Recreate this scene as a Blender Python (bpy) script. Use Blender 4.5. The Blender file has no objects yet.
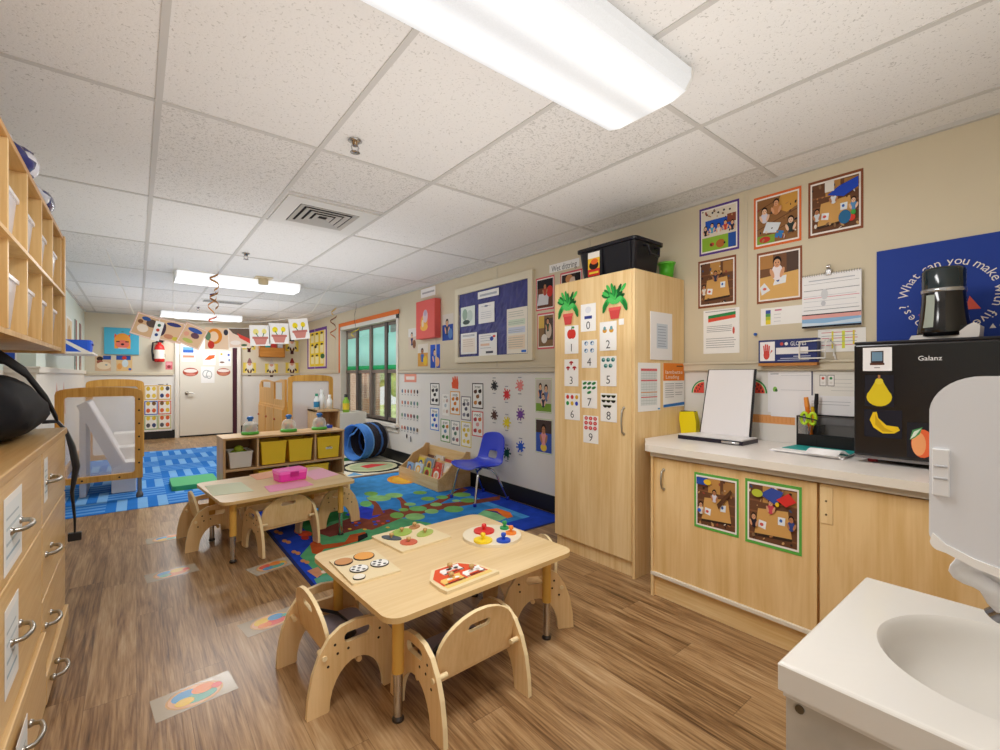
import bpy, bmesh, math, random
from mathutils import Vector, Matrix
random.seed(7)
C = bpy.context.scene.collection
PI = math.pi
# ------------------------------------------------------------------ survey of the room (metres), taken from one station
EYE = 1.22; FOC = 457.0; YAW = math.radians(38.5); SN, CS = math.sin(YAW), math.cos(YAW)
def ray(x, y):
    u = (x-500)/FOC
    return SN+u*CS, CS-u*SN, (375-y)/FOC
def onX(x, y, X0):
    d = ray(x, y); t = X0/d[0]; return Vector((X0, t*d[1], EYE+t*d[2]))
def onY(x, y, Y0):
    d = ray(x, y); t = Y0/d[1]; return Vector((t*d[0], Y0, EYE+t*d[2]))
def onZ(x, y, z):
    d = ray(x, y); t = (z-EYE)/d[2]; return Vector((t*d[0], t*d[1], z))
XR, YF, XL, XLN, ZC = 2.89, 10.9, -0.72, -0.92, 2.355
# ------------------------------------------------------------------ materials
def lin(h):
    if isinstance(h, str):
        h = h.lstrip('#'); h = ''.join(q*2 for q in h) if len(h) == 3 else h; c = [int(h[i:i+2], 16)/255 for i in (0, 2, 4)]
    else: c = h
    return tuple(v/12.92 if v <= .04045 else ((v+.055)/1.055)**2.4 for v in c)+(1,)
MATS = {}
def pm(col, rough=.55, metal=0, spec=.4, emit=0, alpha=1, trans=0, noise=0):
    k = ('p', col, rough, metal, spec, emit, alpha, trans, noise)
    if k in MATS: return MATS[k]
    m = bpy.data.materials.new('mat_'+str(col).strip('#')); m.use_nodes = True
    b = m.node_tree.nodes['Principled BSDF']; N = m.node_tree.nodes; L = m.node_tree.links
    b.inputs['Base Color'].default_value = lin(col); b.inputs['Roughness'].default_value = rough
    b.inputs['Metallic'].default_value = metal; b.inputs['Specular IOR Level'].default_value = spec
    b.inputs['Transmission Weight'].default_value = trans; b.inputs['Alpha'].default_value = alpha
    if emit:
        b.inputs['Emission Color'].default_value = lin(col); b.inputs['Emission Strength'].default_value = emit
    if noise:
        n = N.new('ShaderNodeTexNoise'); n.inputs['Scale'].default_value = 9; n.inputs['Detail'].default_value = 4
        tc = N.new('ShaderNodeTexCoord'); L.new(tc.outputs['Object'], n.inputs['Vector'])
        r = N.new('ShaderNodeValToRGB'); c = lin(col)
        r.color_ramp.elements[0].color = tuple(v*(1-noise) for v in c[:3])+(1,); r.color_ramp.elements[0].position = .3
        r.color_ramp.elements[1].color = tuple(min(1, v*(1+noise)) for v in c[:3])+(1,); r.color_ramp.elements[1].position = .7
        L.new(n.outputs['Fac'], r.inputs['Fac']); L.new(r.outputs['Color'], b.inputs['Base Color'])
    MATS[k] = m; return m
class NT:
    def __init__(s, name):
        s.m = bpy.data.materials.new(name); s.m.use_nodes = True
        s.N = s.m.node_tree.nodes; s.L = s.m.node_tree.links; s.b = s.N['Principled BSDF']
    def n(s, t, **kw):
        x = s.N.new(t)
        for k, v in kw.items():
            if k.startswith('_'): setattr(x, k[1:], v)
            else: s.plug(v, x.inputs[k.replace('__', ' ')])
        return x
    def plug(s, v, inp):
        if isinstance(v, bpy.types.NodeSocket): s.L.new(v, inp)
        else: inp.default_value = v
    def math(s, op, a, b=0, c=0):
        x = s.N.new('ShaderNodeMath'); x.operation = op
        for i, v in enumerate((a, b, c)): s.plug(v, x.inputs[i])
        return x.outputs[0]
    def mix(s, f, a, b, blend='MIX'):
        x = s.N.new('ShaderNodeMix'); x.data_type = 'RGBA'; x.blend_type = blend
        s.plug(f, x.inputs[0]); s.plug(a, x.inputs[6]); s.plug(b, x.inputs[7]); return x.outputs[2]
    def ramp(s, f, stops):
        r = s.N.new('ShaderNodeValToRGB'); e = r.color_ramp.elements
        while len(e) < len(stops): e.new(.5)
        for i, (p, c) in enumerate(stops):
            e[i].position = p; e[i].color = c if len(c) == 4 else tuple(c)+(1,)
        s.plug(f, r.inputs['Fac']); return r.outputs['Color']
    def xyz(s, out='Object'):
        tc = s.N.new('ShaderNodeTexCoord'); sp = s.N.new('ShaderNodeSeparateXYZ'); s.L.new(tc.outputs[out], sp.inputs[0])
        return tc.outputs[out], sp.outputs[0], sp.outputs[1], sp.outputs[2]
def wood(name, c1, c2, axis='Z', scale=1.0, rough=.38, fine=.35):
    k = ('w', name)
    if k in MATS: return MATS[k]
    t = NT(name); v, x, y, z = t.xyz()
    mp = t.n('ShaderNodeMapping', Vector=v)
    st = {'X': (.9, 9, 9), 'Y': (9, .9, 9), 'Z': (9, 9, .9)}[axis]
    mp.inputs['Scale'].default_value = tuple(q*scale for q in st)
    n1 = t.n('ShaderNodeTexNoise', Vector=mp.outputs[0], Scale=1.2, Detail=5., Roughness=.6, Distortion=.6)
    mp2 = t.n('ShaderNodeMapping', Vector=v)
    st2 = {'X': (3, 90, 90), 'Y': (90, 3, 90), 'Z': (90, 90, 3)}[axis]
    mp2.inputs['Scale'].default_value = st2
    n2 = t.n('ShaderNodeTexNoise', Vector=mp2.outputs[0], Scale=1., Detail=3.)
    f = t.math('ADD', t.math('MULTIPLY', n1.outputs['Fac'], 1-fine), t.math('MULTIPLY', n2.outputs['Fac'], fine))
    col = t.ramp(f, [(.36, lin(c2)), (.6, lin(c1))])
    t.L.new(col, t.b.inputs['Base Color']); t.b.inputs['Roughness'].default_value = rough
    t.b.inputs['Specular IOR Level'].default_value = .35
    MATS[k] = t.m; return t.m
MAPLE = wood('maple_vertical', '#f0d3a0', '#dfba7f', 'Z')
MAPLE_Y = wood('maple_along', '#eed09b', '#dcb577', 'Y')
PLY = wood('birch_ply', '#eccb98', '#dcb57a', 'Z', .8)
TABLE = wood('table_laminate', '#e6cc9f', '#d9bb88', 'X', .7, .3)
HONEY = wood('honey_maple', '#e3ad58', '#c98c39', 'Z')
SHELFW = wood('shelf_birch', '#dcb98a', '#c79c66', 'Z')
WHITE = '#f1efec'; PAPER = '#f4f3f1'; BLK = '#17161a'; NICKEL = pm('#b9b5ad', .28, 1)
CHROME = pm('#c9c9cb', .15, 1); BLACKP = pm(BLK, .35); DARKHOLE = pm('#3a2c1c', .8)
def floor_mat():
    t = NT('oak_vinyl_planks'); v, x, y, z = t.xyz()
    pw, plen = .152, 1.22
    row = t.math('FLOOR', t.math('DIVIDE', x, pw))
    rnd = t.n('ShaderNodeTexWhiteNoise', _noise_dimensions='1D', W=row)
    off = t.math('MULTIPLY', rnd.outputs['Value'], plen)
    yy = t.math('DIVIDE', t.math('ADD', y, off), plen)
    colm = t.math('FLOOR', yy)
    cv = t.n('ShaderNodeCombineXYZ', X=row, Y=colm)
    tone = t.n('ShaderNodeTexWhiteNoise', _noise_dimensions='2D', Vector=cv.outputs[0])
    off2 = t.n('ShaderNodeCombineXYZ', X=t.math('MULTIPLY', tone.outputs['Value'], 40), Y=t.math('MULTIPLY', rnd.outputs['Value'], 33))
    sh = t.n('ShaderNodeVectorMath', _operation='ADD'); t.L.new(v, sh.inputs[0]); t.L.new(off2.outputs[0], sh.inputs[1])
    mp = t.n('ShaderNodeMapping', Vector=sh.outputs[0]); mp.inputs['Scale'].default_value = (13, 1.1, 1)
    g1 = t.n('ShaderNodeTexNoise', Vector=mp.outputs[0], Scale=1.3, Detail=7., Roughness=.65, Distortion=1.1)
    mp2 = t.n('ShaderNodeMapping', Vector=sh.outputs[0]); mp2.inputs['Scale'].default_value = (130, 5, 1)
    g2 = t.n('ShaderNodeTexNoise', Vector=mp2.outputs[0], Scale=1., Detail=4.)
    f = t.math('ADD', t.math('MULTIPLY', g1.outputs['Fac'], .62), t.math('MULTIPLY', g2.outputs['Fac'], .38))
    f = t.math('ADD', f, t.math('MULTIPLY', t.math('SUBTRACT', tone.outputs['Value'], .5), .10))
    col = t.ramp(f, [(.30, lin('#3b2715')), (.42, lin('#7d5c3b')), (.56, lin('#aa8860')), (.75, lin('#c9af8b'))])
    fx = t.math('FRACT', t.math('DIVIDE', x, pw)); fy = t.math('FRACT', yy)
    seam = t.math('MAXIMUM', t.math('LESS_THAN', fx, .012), t.math('LESS_THAN', fy, .0018))
    col = t.mix(t.math('MULTIPLY', seam, .55), col, lin('#4d3520'))
    t.L.new(col, t.b.inputs['Base Color']); t.b.inputs['Roughness'].default_value = .29
    t.b.inputs['Specular IOR Level'].default_value = .45
    bp = t.n('ShaderNodeBump', Strength=.12, Distance=.004, Height=g2.outputs['Fac']); t.L.new(bp.outputs[0], t.b.inputs['Normal'])
    return t.m
GX0, GY0, GDX, GDY = .072, 2.36, .647, 1.293
def ceil_mat():
    t = NT('fissured_ceiling_tiles'); v, x, y, z = t.xyz()
    ix = t.math('FLOOR', t.math('DIVIDE', t.math('SUBTRACT', x, GX0), GDX)); iy = t.math('FLOOR', t.math('DIVIDE', t.math('SUBTRACT', y, GY0), GDY))
    cv = t.n('ShaderNodeCombineXYZ', X=ix, Y=iy)
    wn = t.n('ShaderNodeTexWhiteNoise', _noise_dimensions='2D', Vector=cv.outputs[0])
    heavy = t.math('GREATER_THAN', wn.outputs['Value'], .72)
    n1 = t.n('ShaderNodeTexNoise', Vector=v, Scale=95., Detail=3., Roughness=.7)
    n2 = t.n('ShaderNodeTexNoise', Vector=v, Scale=42., Detail=2., Distortion=1.4)
    d1 = t.math('LESS_THAN', n1.outputs['Fac'], t.math('ADD', .37, t.math('MULTIPLY', heavy, .045)))
    d2 = t.math('LESS_THAN', n2.outputs['Fac'], t.math('ADD', .30, t.math('MULTIPLY', heavy, .055)))
    d = t.math('MAXIMUM', t.math('MULTIPLY', d1, .45), t.math('MULTIPLY', d2, .5))
    base = t.mix(wn.outputs['Value'], lin('#eae8e5'), lin('#dfdcd8'))
    col = t.mix(d, base, lin('#98948c'))
    t.L.new(col, t.b.inputs['Base Color']); t.b.inputs['Roughness'].default_value = .9
    t.b.inputs['Specular IOR Level'].default_value = .1
    bp = t.n('ShaderNodeBump', Strength=.5, Distance=.003, Height=n1.outputs['Fac']); t.L.new(bp.outputs[0], t.b.inputs['Normal'])
    return t.m
def wall_mat(name, upper, lower, split=1.27, bead=0):
    t = NT(name); v, x, y, z = t.xyz()
    n = t.n('ShaderNodeTexNoise', Vector=v, Scale=3., Detail=3.)
    f = t.math('GREATER_THAN', z, split)
    col = t.mix(f, lin(lower), lin(upper))
    sc = t.math('ADD', .95, t.math('MULTIPLY', n.outputs['Fac'], .1))
    cc = t.n('ShaderNodeCombineXYZ', X=sc, Y=sc, Z=sc)
    col = t.mix(1.0, col, cc.outputs[0], 'MULTIPLY')
    if bead:
        fr = t.math('FRACT', t.math('DIVIDE', y, .09))
        g = t.math('MULTIPLY', t.math('LESS_THAN', fr, .1), t.math('LESS_THAN', z, split))
        col = t.mix(t.math('MULTIPLY', g, .35), col, lin('#a09a90'))
    t.L.new(col, t.b.inputs['Base Color']); t.b.inputs['Roughness'].default_value = .6
    return t.m
def weave_mat():
    t = NT('blue_basketweave_carpet'); v, x, y, z = t.xyz()
    cx = t.math('FLOOR', t.math('DIVIDE', x, .46)); cy = t.math('FLOOR', t.math('DIVIDE', y, .46))
    par = t.math('MODULO', t.math('ADD', t.math('ADD', cx, cy), 100), 2)
    sx = t.math('GREATER_THAN', t.math('FRACT', t.math('DIVIDE', x, .153)), .5)
    sy = t.math('GREATER_THAN', t.math('FRACT', t.math('DIVIDE', y, .115)), .5)
    st = t.math('ADD', t.math('MULTIPLY', par, sx), t.math('MULTIPLY', t.math('SUBTRACT', 1, par), t.math('MULTIPLY', sy, .55)))
    col = t.mix(st, lin('#2b78cf'), lin('#7db4ea'))
    n = t.n('ShaderNodeTexNoise', Vector=v, Scale=260.); n2 = t.n('ShaderNodeTexNoise', Vector=v, Scale=3.)
    k = t.math('ADD', .72, t.math('MULTIPLY', t.math('ADD', n.outputs['Fac'], n2.outputs['Fac']), .28))
    cc = t.n('ShaderNodeCombineXYZ', X=k, Y=k, Z=k); col = t.mix(1., col, cc.outputs[0], 'MULTIPLY')
    t.L.new(col, t.b.inputs['Base Color']); t.b.inputs['Roughness'].default_value = .95; t.b.inputs['Specular IOR Level'].default_value = .1
    return t.m
def pile(col, amt=.18):
    return pm(col, .95, 0, .1, 0, 1, 0, amt)
def brick_mat():
    t = NT('red_brick'); v, x, y, z = t.xyz(); cv = t.n('ShaderNodeCombineXYZ', X=y, Y=z)
    b = t.n('ShaderNodeTexBrick', Vector=cv.outputs[0], Color1=lin('#b98a74'), Color2=lin('#a06f5a'), Mortar=lin('#d5cbbf'), Scale=4.5)
    t.L.new(b.outputs['Color'], t.b.inputs['Base Color']); t.b.inputs['Roughness'].default_value = .9; return t.m
def diffuser_mat(k=1.0):
    t = NT('prismatic_diffuser'); v, x, y, z = t.xyz()
    w = t.math('ABSOLUTE', t.math('SINE', t.math('MULTIPLY', y, PI/.2)))
    w = t.math('POWER', w, 2)
    n = t.n('ShaderNodeTexNoise', Vector=v, Scale=220.)
    s = t.math('ADD', t.math('MULTIPLY', w, .42), t.math('ADD', .33, t.math('MULTIPLY', n.outputs['Fac'], .12)))
    t.b.inputs['Base Color'].default_value = lin('#b9babb'); t.b.inputs['Roughness'].default_value = .3
    t.b.inputs['Emission Color'].default_value = lin('#fbfdff'); t.L.new(t.math('MULTIPLY', s, k), t.b.inputs['Emission Strength'])
    return t.m
# ------------------------------------------------------------------ mesh builder
class MB:
    def __init__(s): s.v = []; s.f = []; s.mi = []; s.sm = []; s.mats = []
    def slot(s, m):
        if m not in s.mats: s.mats.append(m)
        return s.mats.index(m)
    def add(s, vs, fs, m, smooth=False):
        b = len(s.v); s.v += [Vector(p) for p in vs]; k = s.slot(m)
        for f in fs: s.f.append([b+i for i in f]); s.mi.append(k); s.sm.append(smooth)
        return s
    def box(s, lo, hi, m, M=None):
        x0, y0, z0 = lo; x1, y1, z1 = hi
        vs = [Vector(p) for p in ((x0,y0,z0),(x1,y0,z0),(x1,y1,z0),(x0,y1,z0),(x0,y0,z1),(x1,y0,z1),(x1,y1,z1),(x0,y1,z1))]
        if M: vs = [M @ p for p in vs]
        return s.add(vs, [(0,3,2,1),(4,5,6,7),(0,1,5,4),(1,2,6,5),(2,3,7,6),(3,0,4,7)], m)
    def cyl(s, p0, p1, r0, r1, m, n=16, smooth=True):
        p0, p1 = Vector(p0), Vector(p1); d = (p1-p0).normalized(); a = d.orthogonal().normalized(); b = d.cross(a)
        vs = []
        for p, r in ((p0, r0), (p1, r1)):
            for i in range(n):
                t = 2*PI*i/n; vs.append(p+(a*math.cos(t)+b*math.sin(t))*r)
        s.add(vs, [(i, (i+1) % n, n+(i+1) % n, n+i) for i in range(n)], m, smooth)
        s.add(vs[:n], [tuple(range(n-1, -1, -1))], m); return s.add(vs[n:], [tuple(range(n))], m)
    def lathe(s, prof, m, c=(0,0,0), n=24, M=None, sx=1, sy=1):
        vs = []; c = Vector(c)
        for r, z in prof:
            for i in range(n):
                t = 2*PI*i/n; p = Vector((r*math.cos(t)*sx, r*math.sin(t)*sy, z)); vs.append((M @ p if M else p)+c)
        fs = [(k*n+i, k*n+(i+1) % n, (k+1)*n+(i+1) % n, (k+1)*n+i) for k in range(len(prof)-1) for i in range(n)]
        s.add(vs, fs, m, True)
        if prof[0][0] > 1e-5: s.add(vs[:n], [tuple(range(n-1, -1, -1))], m)
        if prof[-1][0] > 1e-5: s.add(vs[-n:], [tuple(range(n))], m)
        return s
    def ball(s, c, r, m, n=16, M=None):
        r = (r, r, r) if not isinstance(r, (tuple, list)) else r
        k = max(6, n//2); vs = []; c = Vector(c)
        for j in range(k+1):
            ph = PI*j/k
            for i in range(n):
                t = 2*PI*i/n; p = Vector((r[0]*math.sin(ph)*math.cos(t), r[1]*math.sin(ph)*math.sin(t), -r[2]*math.cos(ph)))
                vs.append((M @ p if M else p)+c)
        return s.add(vs, [(j*n+i, j*n+(i+1) % n, (j+1)*n+(i+1) % n, (j+1)*n+i) for j in range(k) for i in range(n)], m, True)
    def tube(s, pts, r, m, n=8, flat=None):
        pts = [Vector(p) for p in pts]; vs = []; N = len(pts); a = None
        for i, p in enumerate(pts):
            d = (pts[min(i+1, N-1)]-pts[max(i-1, 0)]).normalized()
            if a is None: a = d.orthogonal().normalized()
            a = (a-d*a.dot(d)).normalized(); b = d.cross(a)
            rr = r[i] if isinstance(r, (list, tuple)) else r
            for k in range(n):
                t = 2*PI*k/n; vs.append(p+a*math.cos(t)*rr+b*math.sin(t)*rr*(flat or 1))
        s.add(vs, [(i*n+k, i*n+(k+1) % n, (i+1)*n+(k+1) % n, (i+1)*n+k) for i in range(N-1) for k in range(n)], m, True)
        s.add(vs[:n], [tuple(range(n-1, -1, -1))], m); return s.add(vs[-n:], [tuple(range(n))], m)
    def prism(s, outer, th, m, fr, holes=(), edge=None):
        """flat outline (with holes) given thickness; fr(u, v, w) maps to 3-D"""
        bm = bmesh.new(); es = []
        loops = [outer]+list(holes)
        for lp in loops:
            vv = [bm.verts.new((p[0], p[1], 0)) for p in lp]
            es += [bm.edges.new((vv[i], vv[(i+1) % len(vv)])) for i in range(len(vv))]
        bmesh.ops.triangle_fill(bm, use_beauty=True, use_dissolve=False, edges=es)
        bm.verts.ensure_lookup_table(); bm.verts.index_update()
        tris = []
        for f in bm.faces:
            q = [v.index for v in f.verts]
            if f.normal.z < 0: q.reverse()
            tris.append(q)
        co = [(v.co.x, v.co.y) for v in bm.verts]; bm.free()
        s.add([fr(u, v, th) for u, v in co], tris, m)
        s.add([fr(u, v, 0) for u, v in co], [q[::-1] for q in tris], m)
        for lp in loops:
            ar = sum(lp[i][0]*lp[(i+1) % len(lp)][1]-lp[(i+1) % len(lp)][0]*lp[i][1] for i in range(len(lp)))
            if (ar < 0) == (lp is outer): lp = lp[::-1]
            n = len(lp); vs = [fr(u, v, 0) for u, v in lp]+[fr(u, v, th) for u, v in lp]
            s.add(vs, [(i, (i+1) % n, n+(i+1) % n, n+i) for i in range(n)], edge or m)
        return s
    def build(s, name, parent=None, bevel=0, seg=2, solid=0, sub=0, kind=None, loc=None):
        me = bpy.data.meshes.new(name); me.from_pydata([tuple(p) for p in s.v], [], s.f)
        for m in s.mats: me.materials.append(m)
        me.polygons.foreach_set('material_index', s.mi); me.polygons.foreach_set('use_smooth', s.sm); me.update()
        o = bpy.data.objects.new(name, me); C.objects.link(o)
        if parent: o.parent = parent
        if loc: o.location = loc
        if solid:
            q = o.modifiers.new('solid', 'SOLIDIFY'); q.thickness = solid; q.offset = 0
        if sub:
            q = o.modifiers.new('sub', 'SUBSURF'); q.levels = q.render_levels = sub
        if bevel:
            q = o.modifiers.new('bevel', 'BEVEL'); q.width = bevel; q.segments = seg; q.limit_method = 'ANGLE'; q.angle_limit = math.radians(40)
        if kind: o['kind'] = kind
        return o
def tag(o, label, cat, group=None, kind=None):
    o['label'] = label; o['category'] = cat
    if group: o['group'] = group
    if kind: o['kind'] = kind
    return o
def thing(name, label, cat, loc=(0,0,0), rz=0, group=None):
    o = bpy.data.objects.new(name, None); C.objects.link(o); o.empty_display_size = .05
    o.location = loc; o.rotation_euler = (0, 0, rz); return tag(o, label, cat, group)
def struct(o, label):
    o['kind'] = 'structure'; o['label'] = label; return o
def kids(o): return [c for c in bpy.data.objects if c.parent == o]
def dup(o, loc=None, rz=None, label=None, parent=None):
    c = o.copy(); C.objects.link(c)
    if parent: c.parent = parent
    if loc is not None: c.location = loc
    if rz is not None: c.rotation_euler = (0, 0, rz)
    if label: c['label'] = label
    for k in kids(o):
        if k != c: dup(k, parent=c)
    return c
def rrect(x0, y0, x1, y1, r, n=6):
    out = []
    for cx, cy, a in ((x1-r, y0+r, -PI/2), (x1-r, y1-r, 0), (x0+r, y1-r, PI/2), (x0+r, y0+r, PI)):
        out += [(cx+r*math.cos(a+PI/2*i/n), cy+r*math.sin(a+PI/2*i/n)) for i in range(n+1)]
    return out
def ell(cx, cy, rx, ry, n=18, rot=0, a0=0, a1=2*PI):
    full = abs(a1-a0-2*PI) < 1e-6
    c, s = math.cos(rot), math.sin(rot); out = []
    for i in range(n if full else n+1):
        t = a0+(a1-a0)*i/n; x, y = rx*math.cos(t), ry*math.sin(t); out.append((cx+x*c-y*s, cy+x*s+y*c))
    return out
# ------------------------------------------------------------------ flat artwork on a sheet
_txt = {}
def text_geo(t):
    if t not in _txt:
        cu = bpy.data.curves.new('t', 'FONT'); cu.body = t; cu.size = 1; cu.align_x = 'CENTER'; cu.resolution_u = 2
        o = bpy.data.objects.new('t', cu); C.objects.link(o)
        dg = bpy.context.evaluated_depsgraph_get(); me = bpy.data.meshes.new_from_object(o.evaluated_get(dg))
        _txt[t] = ([(v.co.x, v.co.y) for v in me.vertices], [tuple(p.vertices) for p in me.polygons])
        bpy.data.objects.remove(o); bpy.data.curves.remove(cu); bpy.data.meshes.remove(me)
    return _txt[t]
def clip(poly):
    for ax, lim, sg in ((0, 0, 1), (0, 1, -1), (1, 0, 1), (1, 1, -1)):
        out = []
        for i in range(len(poly)):
            a, b = poly[i-1], poly[i]; ia, ib = sg*(a[ax]-lim) >= 0, sg*(b[ax]-lim) >= 0
            if ia != ib:
                t = (lim-a[ax])/(b[ax]-a[ax]); out.append((a[0]+t*(b[0]-a[0]), a[1]+t*(b[1]-a[1])))
            if ib: out.append(b)
        poly = out
        if not poly: return poly
    return poly
def R(x0, y0, x1, y1, c): return ('p', [(x0,y0),(x1,y0),(x1,y1),(x0,y1)], c)
def E(cx, cy, rx, ry, c, rot=0, n=18): return ('p', ell(cx, cy, rx, ry, n, rot), c)
def P(pts, c): return ('p', pts, c)
def T(s, cx, cy, size, c, rot=0, wid=None): return ('t', s, cx, cy, size, c, rot, wid)
STEP = .00016
def sheet(mb, O, U, V, w, h, shapes, base=PAPER, th=.0012, rough=.6, mfun=None, outline=None, step=STEP):
    O, U, V = Vector(O), Vector(U), Vector(V); N = U.cross(V)
    mf = mfun or (lambda c: pm(c, rough, 0, .25))
    if base:
        mb.prism(outline or [(0,0),(1,0),(1,1),(0,1)], th, mf(base) if isinstance(base, str) else base, lambda u, v, q: O+U*(u*w)+V*(v*h)+N*q)
    z = th
    for sh in shapes:
        z += step
        if sh[0] == 'p':
            pts = clip(sh[1]) if base and not outline else sh[1]
            if len(pts) < 3: continue
            m = mf(sh[2]) if isinstance(sh[2], str) else sh[2]
            mb.add([O+U*(u*w)+V*(v*h)+N*z for u, v in pts], [tuple(range(len(pts)))], m)
        else:
            _, t, cx, cy, size, c, rot, wid = sh; vs, fs = text_geo(t)
            if not vs: continue
            k = 1
            if wid: k = wid*w/(size*max(1e-6, max(p[0] for p in vs)-min(p[0] for p in vs)))
            cr, sr = math.cos(rot), math.sin(rot); out = []
            for x, y in vs:
                x, y = x*size*k, (y-.35)*size
                out.append(O+U*(cx*w+x*cr-y*sr)+V*(cy*h+x*sr+y*cr)+N*z)
            mb.add(out, fs, mf(c))
    return mb
def poster(name, fr, shapes, label=None, cat=None, base=PAPER, th=.0012, group=None, parent=None, **kw):
    O, U, V, w, h = fr; mb = MB(); N = Vector(U).cross(Vector(V))
    # origin of the object at the sheet's lower left corner
    sheet(mb, (0,0,0), U, V, w, h, shapes, base, th, **kw)
    o = mb.build(name, parent, loc=Vector(O)+N*.0008)
    if label: tag(o, label, cat or name.split('_')[-1], group)
    return o
UR, UF, UL, UZ = (0,-1,0), (1,0,0), (0,1,0), (0,0,1)
def RX(xl, xr, yt, yb, X0=XR):
    a, b, c = onX(xl, yb, X0), onX(xr, yb, X0), onX(xl, yt, X0)
    return (Vector((X0, a.y, a.z)), UR, UZ, a.y-b.y, c.z-a.z)
def FY(xl, xr, yt, yb, Y0=YF):
    a, b, c = onY(xl, yb, Y0), onY(xr, yb, Y0), onY(xl, yt, Y0)
    return (Vector((a.x, Y0, a.z)), UF, UZ, b.x-a.x, c.z-a.z)
def lines(x0, x1, ys, c='#9a9a9e', t=.012):
    return [R(x0, y-t/2, x1-random.random()*.12*(x1-x0), y+t/2, c) for y in ys]
SKIN = ['#e8b58f', '#d9a27c', '#b9805a', '#edc3a4']
def kid(x, y, s, shirt, hair='#2a1a14', skin=None, arms=True):
    sk = skin or random.choice(SKIN); o = []
    o.append(E(x, y-.9*s, .62*s, .75*s, shirt))
    if arms: o += [E(x-.55*s, y-.95*s, .2*s, .5*s, sk, .4), E(x+.55*s, y-.95*s, .2*s, .5*s, sk, -.4)]
    o += [E(x, y+.12*s, .47*s, .5*s, hair), E(x, y-.04*s, .37*s, .4*s, sk), E(x-.14*s, y+.02*s, .05*s, .06*s, '#201814'), E(x+.14*s, y+.02*s, .05*s, .06*s, '#201814'),
          E(x, y-.22*s, .12*s, .04*s, '#a8564a')]
    return o
def framed(border, inner, bw=.045, mat_w=.03):
    """paper border, white mat, then the picture shapes squeezed into the middle"""
    a = bw+mat_w; o = [R(0,0,1,1,border), R(bw, bw, 1-bw, 1-bw, '#f3ece6')] if border else []
    if not border: a = bw
    k = 1-2*a
    for s in inner:
        if s[0] == 'p':
            pts = clip(s[1])
            if len(pts) > 2: o.append(('p', [(a+u*k, a+v*k) for u, v in pts], s[2]))
    return o
TANS = '#d3a25e'; BRN = '#6b4630'
def clutter(y0=.6, y1=1, n=26):
    out = []
    for _ in range(n):
        x = random.random(); y = random.uniform(y0, y1) if random.random() < .75 else random.uniform(0,.15)
        out.append(E(x, y, random.uniform(.01,.05), random.uniform(.008,.035), random.choice(['#3a2a22','#8a6a4a','#c9a06a','#e3d9cc','#40506e','#5a3a2c','#b57f4f','#2b2a30','#9a4a3a']), random.uniform(0,3), 8))
    return out
def pic_table(shirts, tilt=.08, paper=True):
    o = [R(0,0,1,1,BRN)] + [R(.0, .1+.2*i, 1, .13+.2*i, '#85583a') for i in range(4)]
    o += [R(.3,.7,.62,1,'#c08e4e'), R(.7,.72,1,.98,'#a97a45'), P([(.12,.12),(.9,.16),(.82,.62),(.2,.58)], TANS), P([(.12,.12),(.9,.16),(.9,.11),(.12,.07)], '#3a2a20')]
    if paper: o += [P([(.2,.25),(.36,.22),(.38,.36),(.22,.38)], '#eef0f4'), P([(.62,.36),(.76,.36),(.77,.5),(.62,.5)], '#e6edf5'), E(.68,.44,.03,.03,'#3c66b5'), E(.28,.3,.04,.03,'#d65a50')]
    o += clutter()
    pos = [(.48,.72),(.12,.42),(.9,.5),(.3,.82)]
    for i, s in enumerate(shirts): o += kid(pos[i % 4][0], pos[i % 4][1], .12, s)
    return o
def pic_group(shirts):
    o = [R(0,0,1,1,'#e6dccb'), R(.1,.45,.95,.75,'#2459c4'), R(0,0,1,.34,'#8fb83a'), R(.78,0,1,.34,'#2b55a8'), E(.3,.15,.07,.05,'#c9463a'), E(.55,.14,.13,.1,'#b46a34'), R(.75,.6,1,.8,'#8d4b37')]
    for i in range(5): o.append(E(.15+.17*i, .9+.02*(i % 2), .03,.025,'#3b2f35'))
    o += clutter(.4,1)
    for i, s in enumerate(shirts): o += kid(.12+.2*i, .56+.04*(i % 2), .11, s)
    return o
def pic_floor(shirts):
    o = [R(0,0,1,1,'#93673f')] + [P([(0,.1+.22*i),(1,.4+.22*i),(1,.42+.22*i),(0,.12+.22*i)], '#6e4a2e') for i in range(4)]
    o += [P([(.45,.75),(.6,1),(1,1),(1,.7),(.75,.6)], '#d29c4a'), P([(.15,.25),(.5,.2),(.6,.4),(.25,.48)], '#dfe6ee'), R(0,0,.45,.18,'#86a83c'), E(.2,.09,.14,.07,'#c73c34'), P([(.45,.1),(.62,.05),(.68,.2),(.5,.25)], '#3b7fc4')]
    o += clutter(0,1)
    for i, s in enumerate(shirts): o += kid((.2,.85,.5)[i], (.72,.4,.85)[i], .16, s)
    return o
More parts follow.
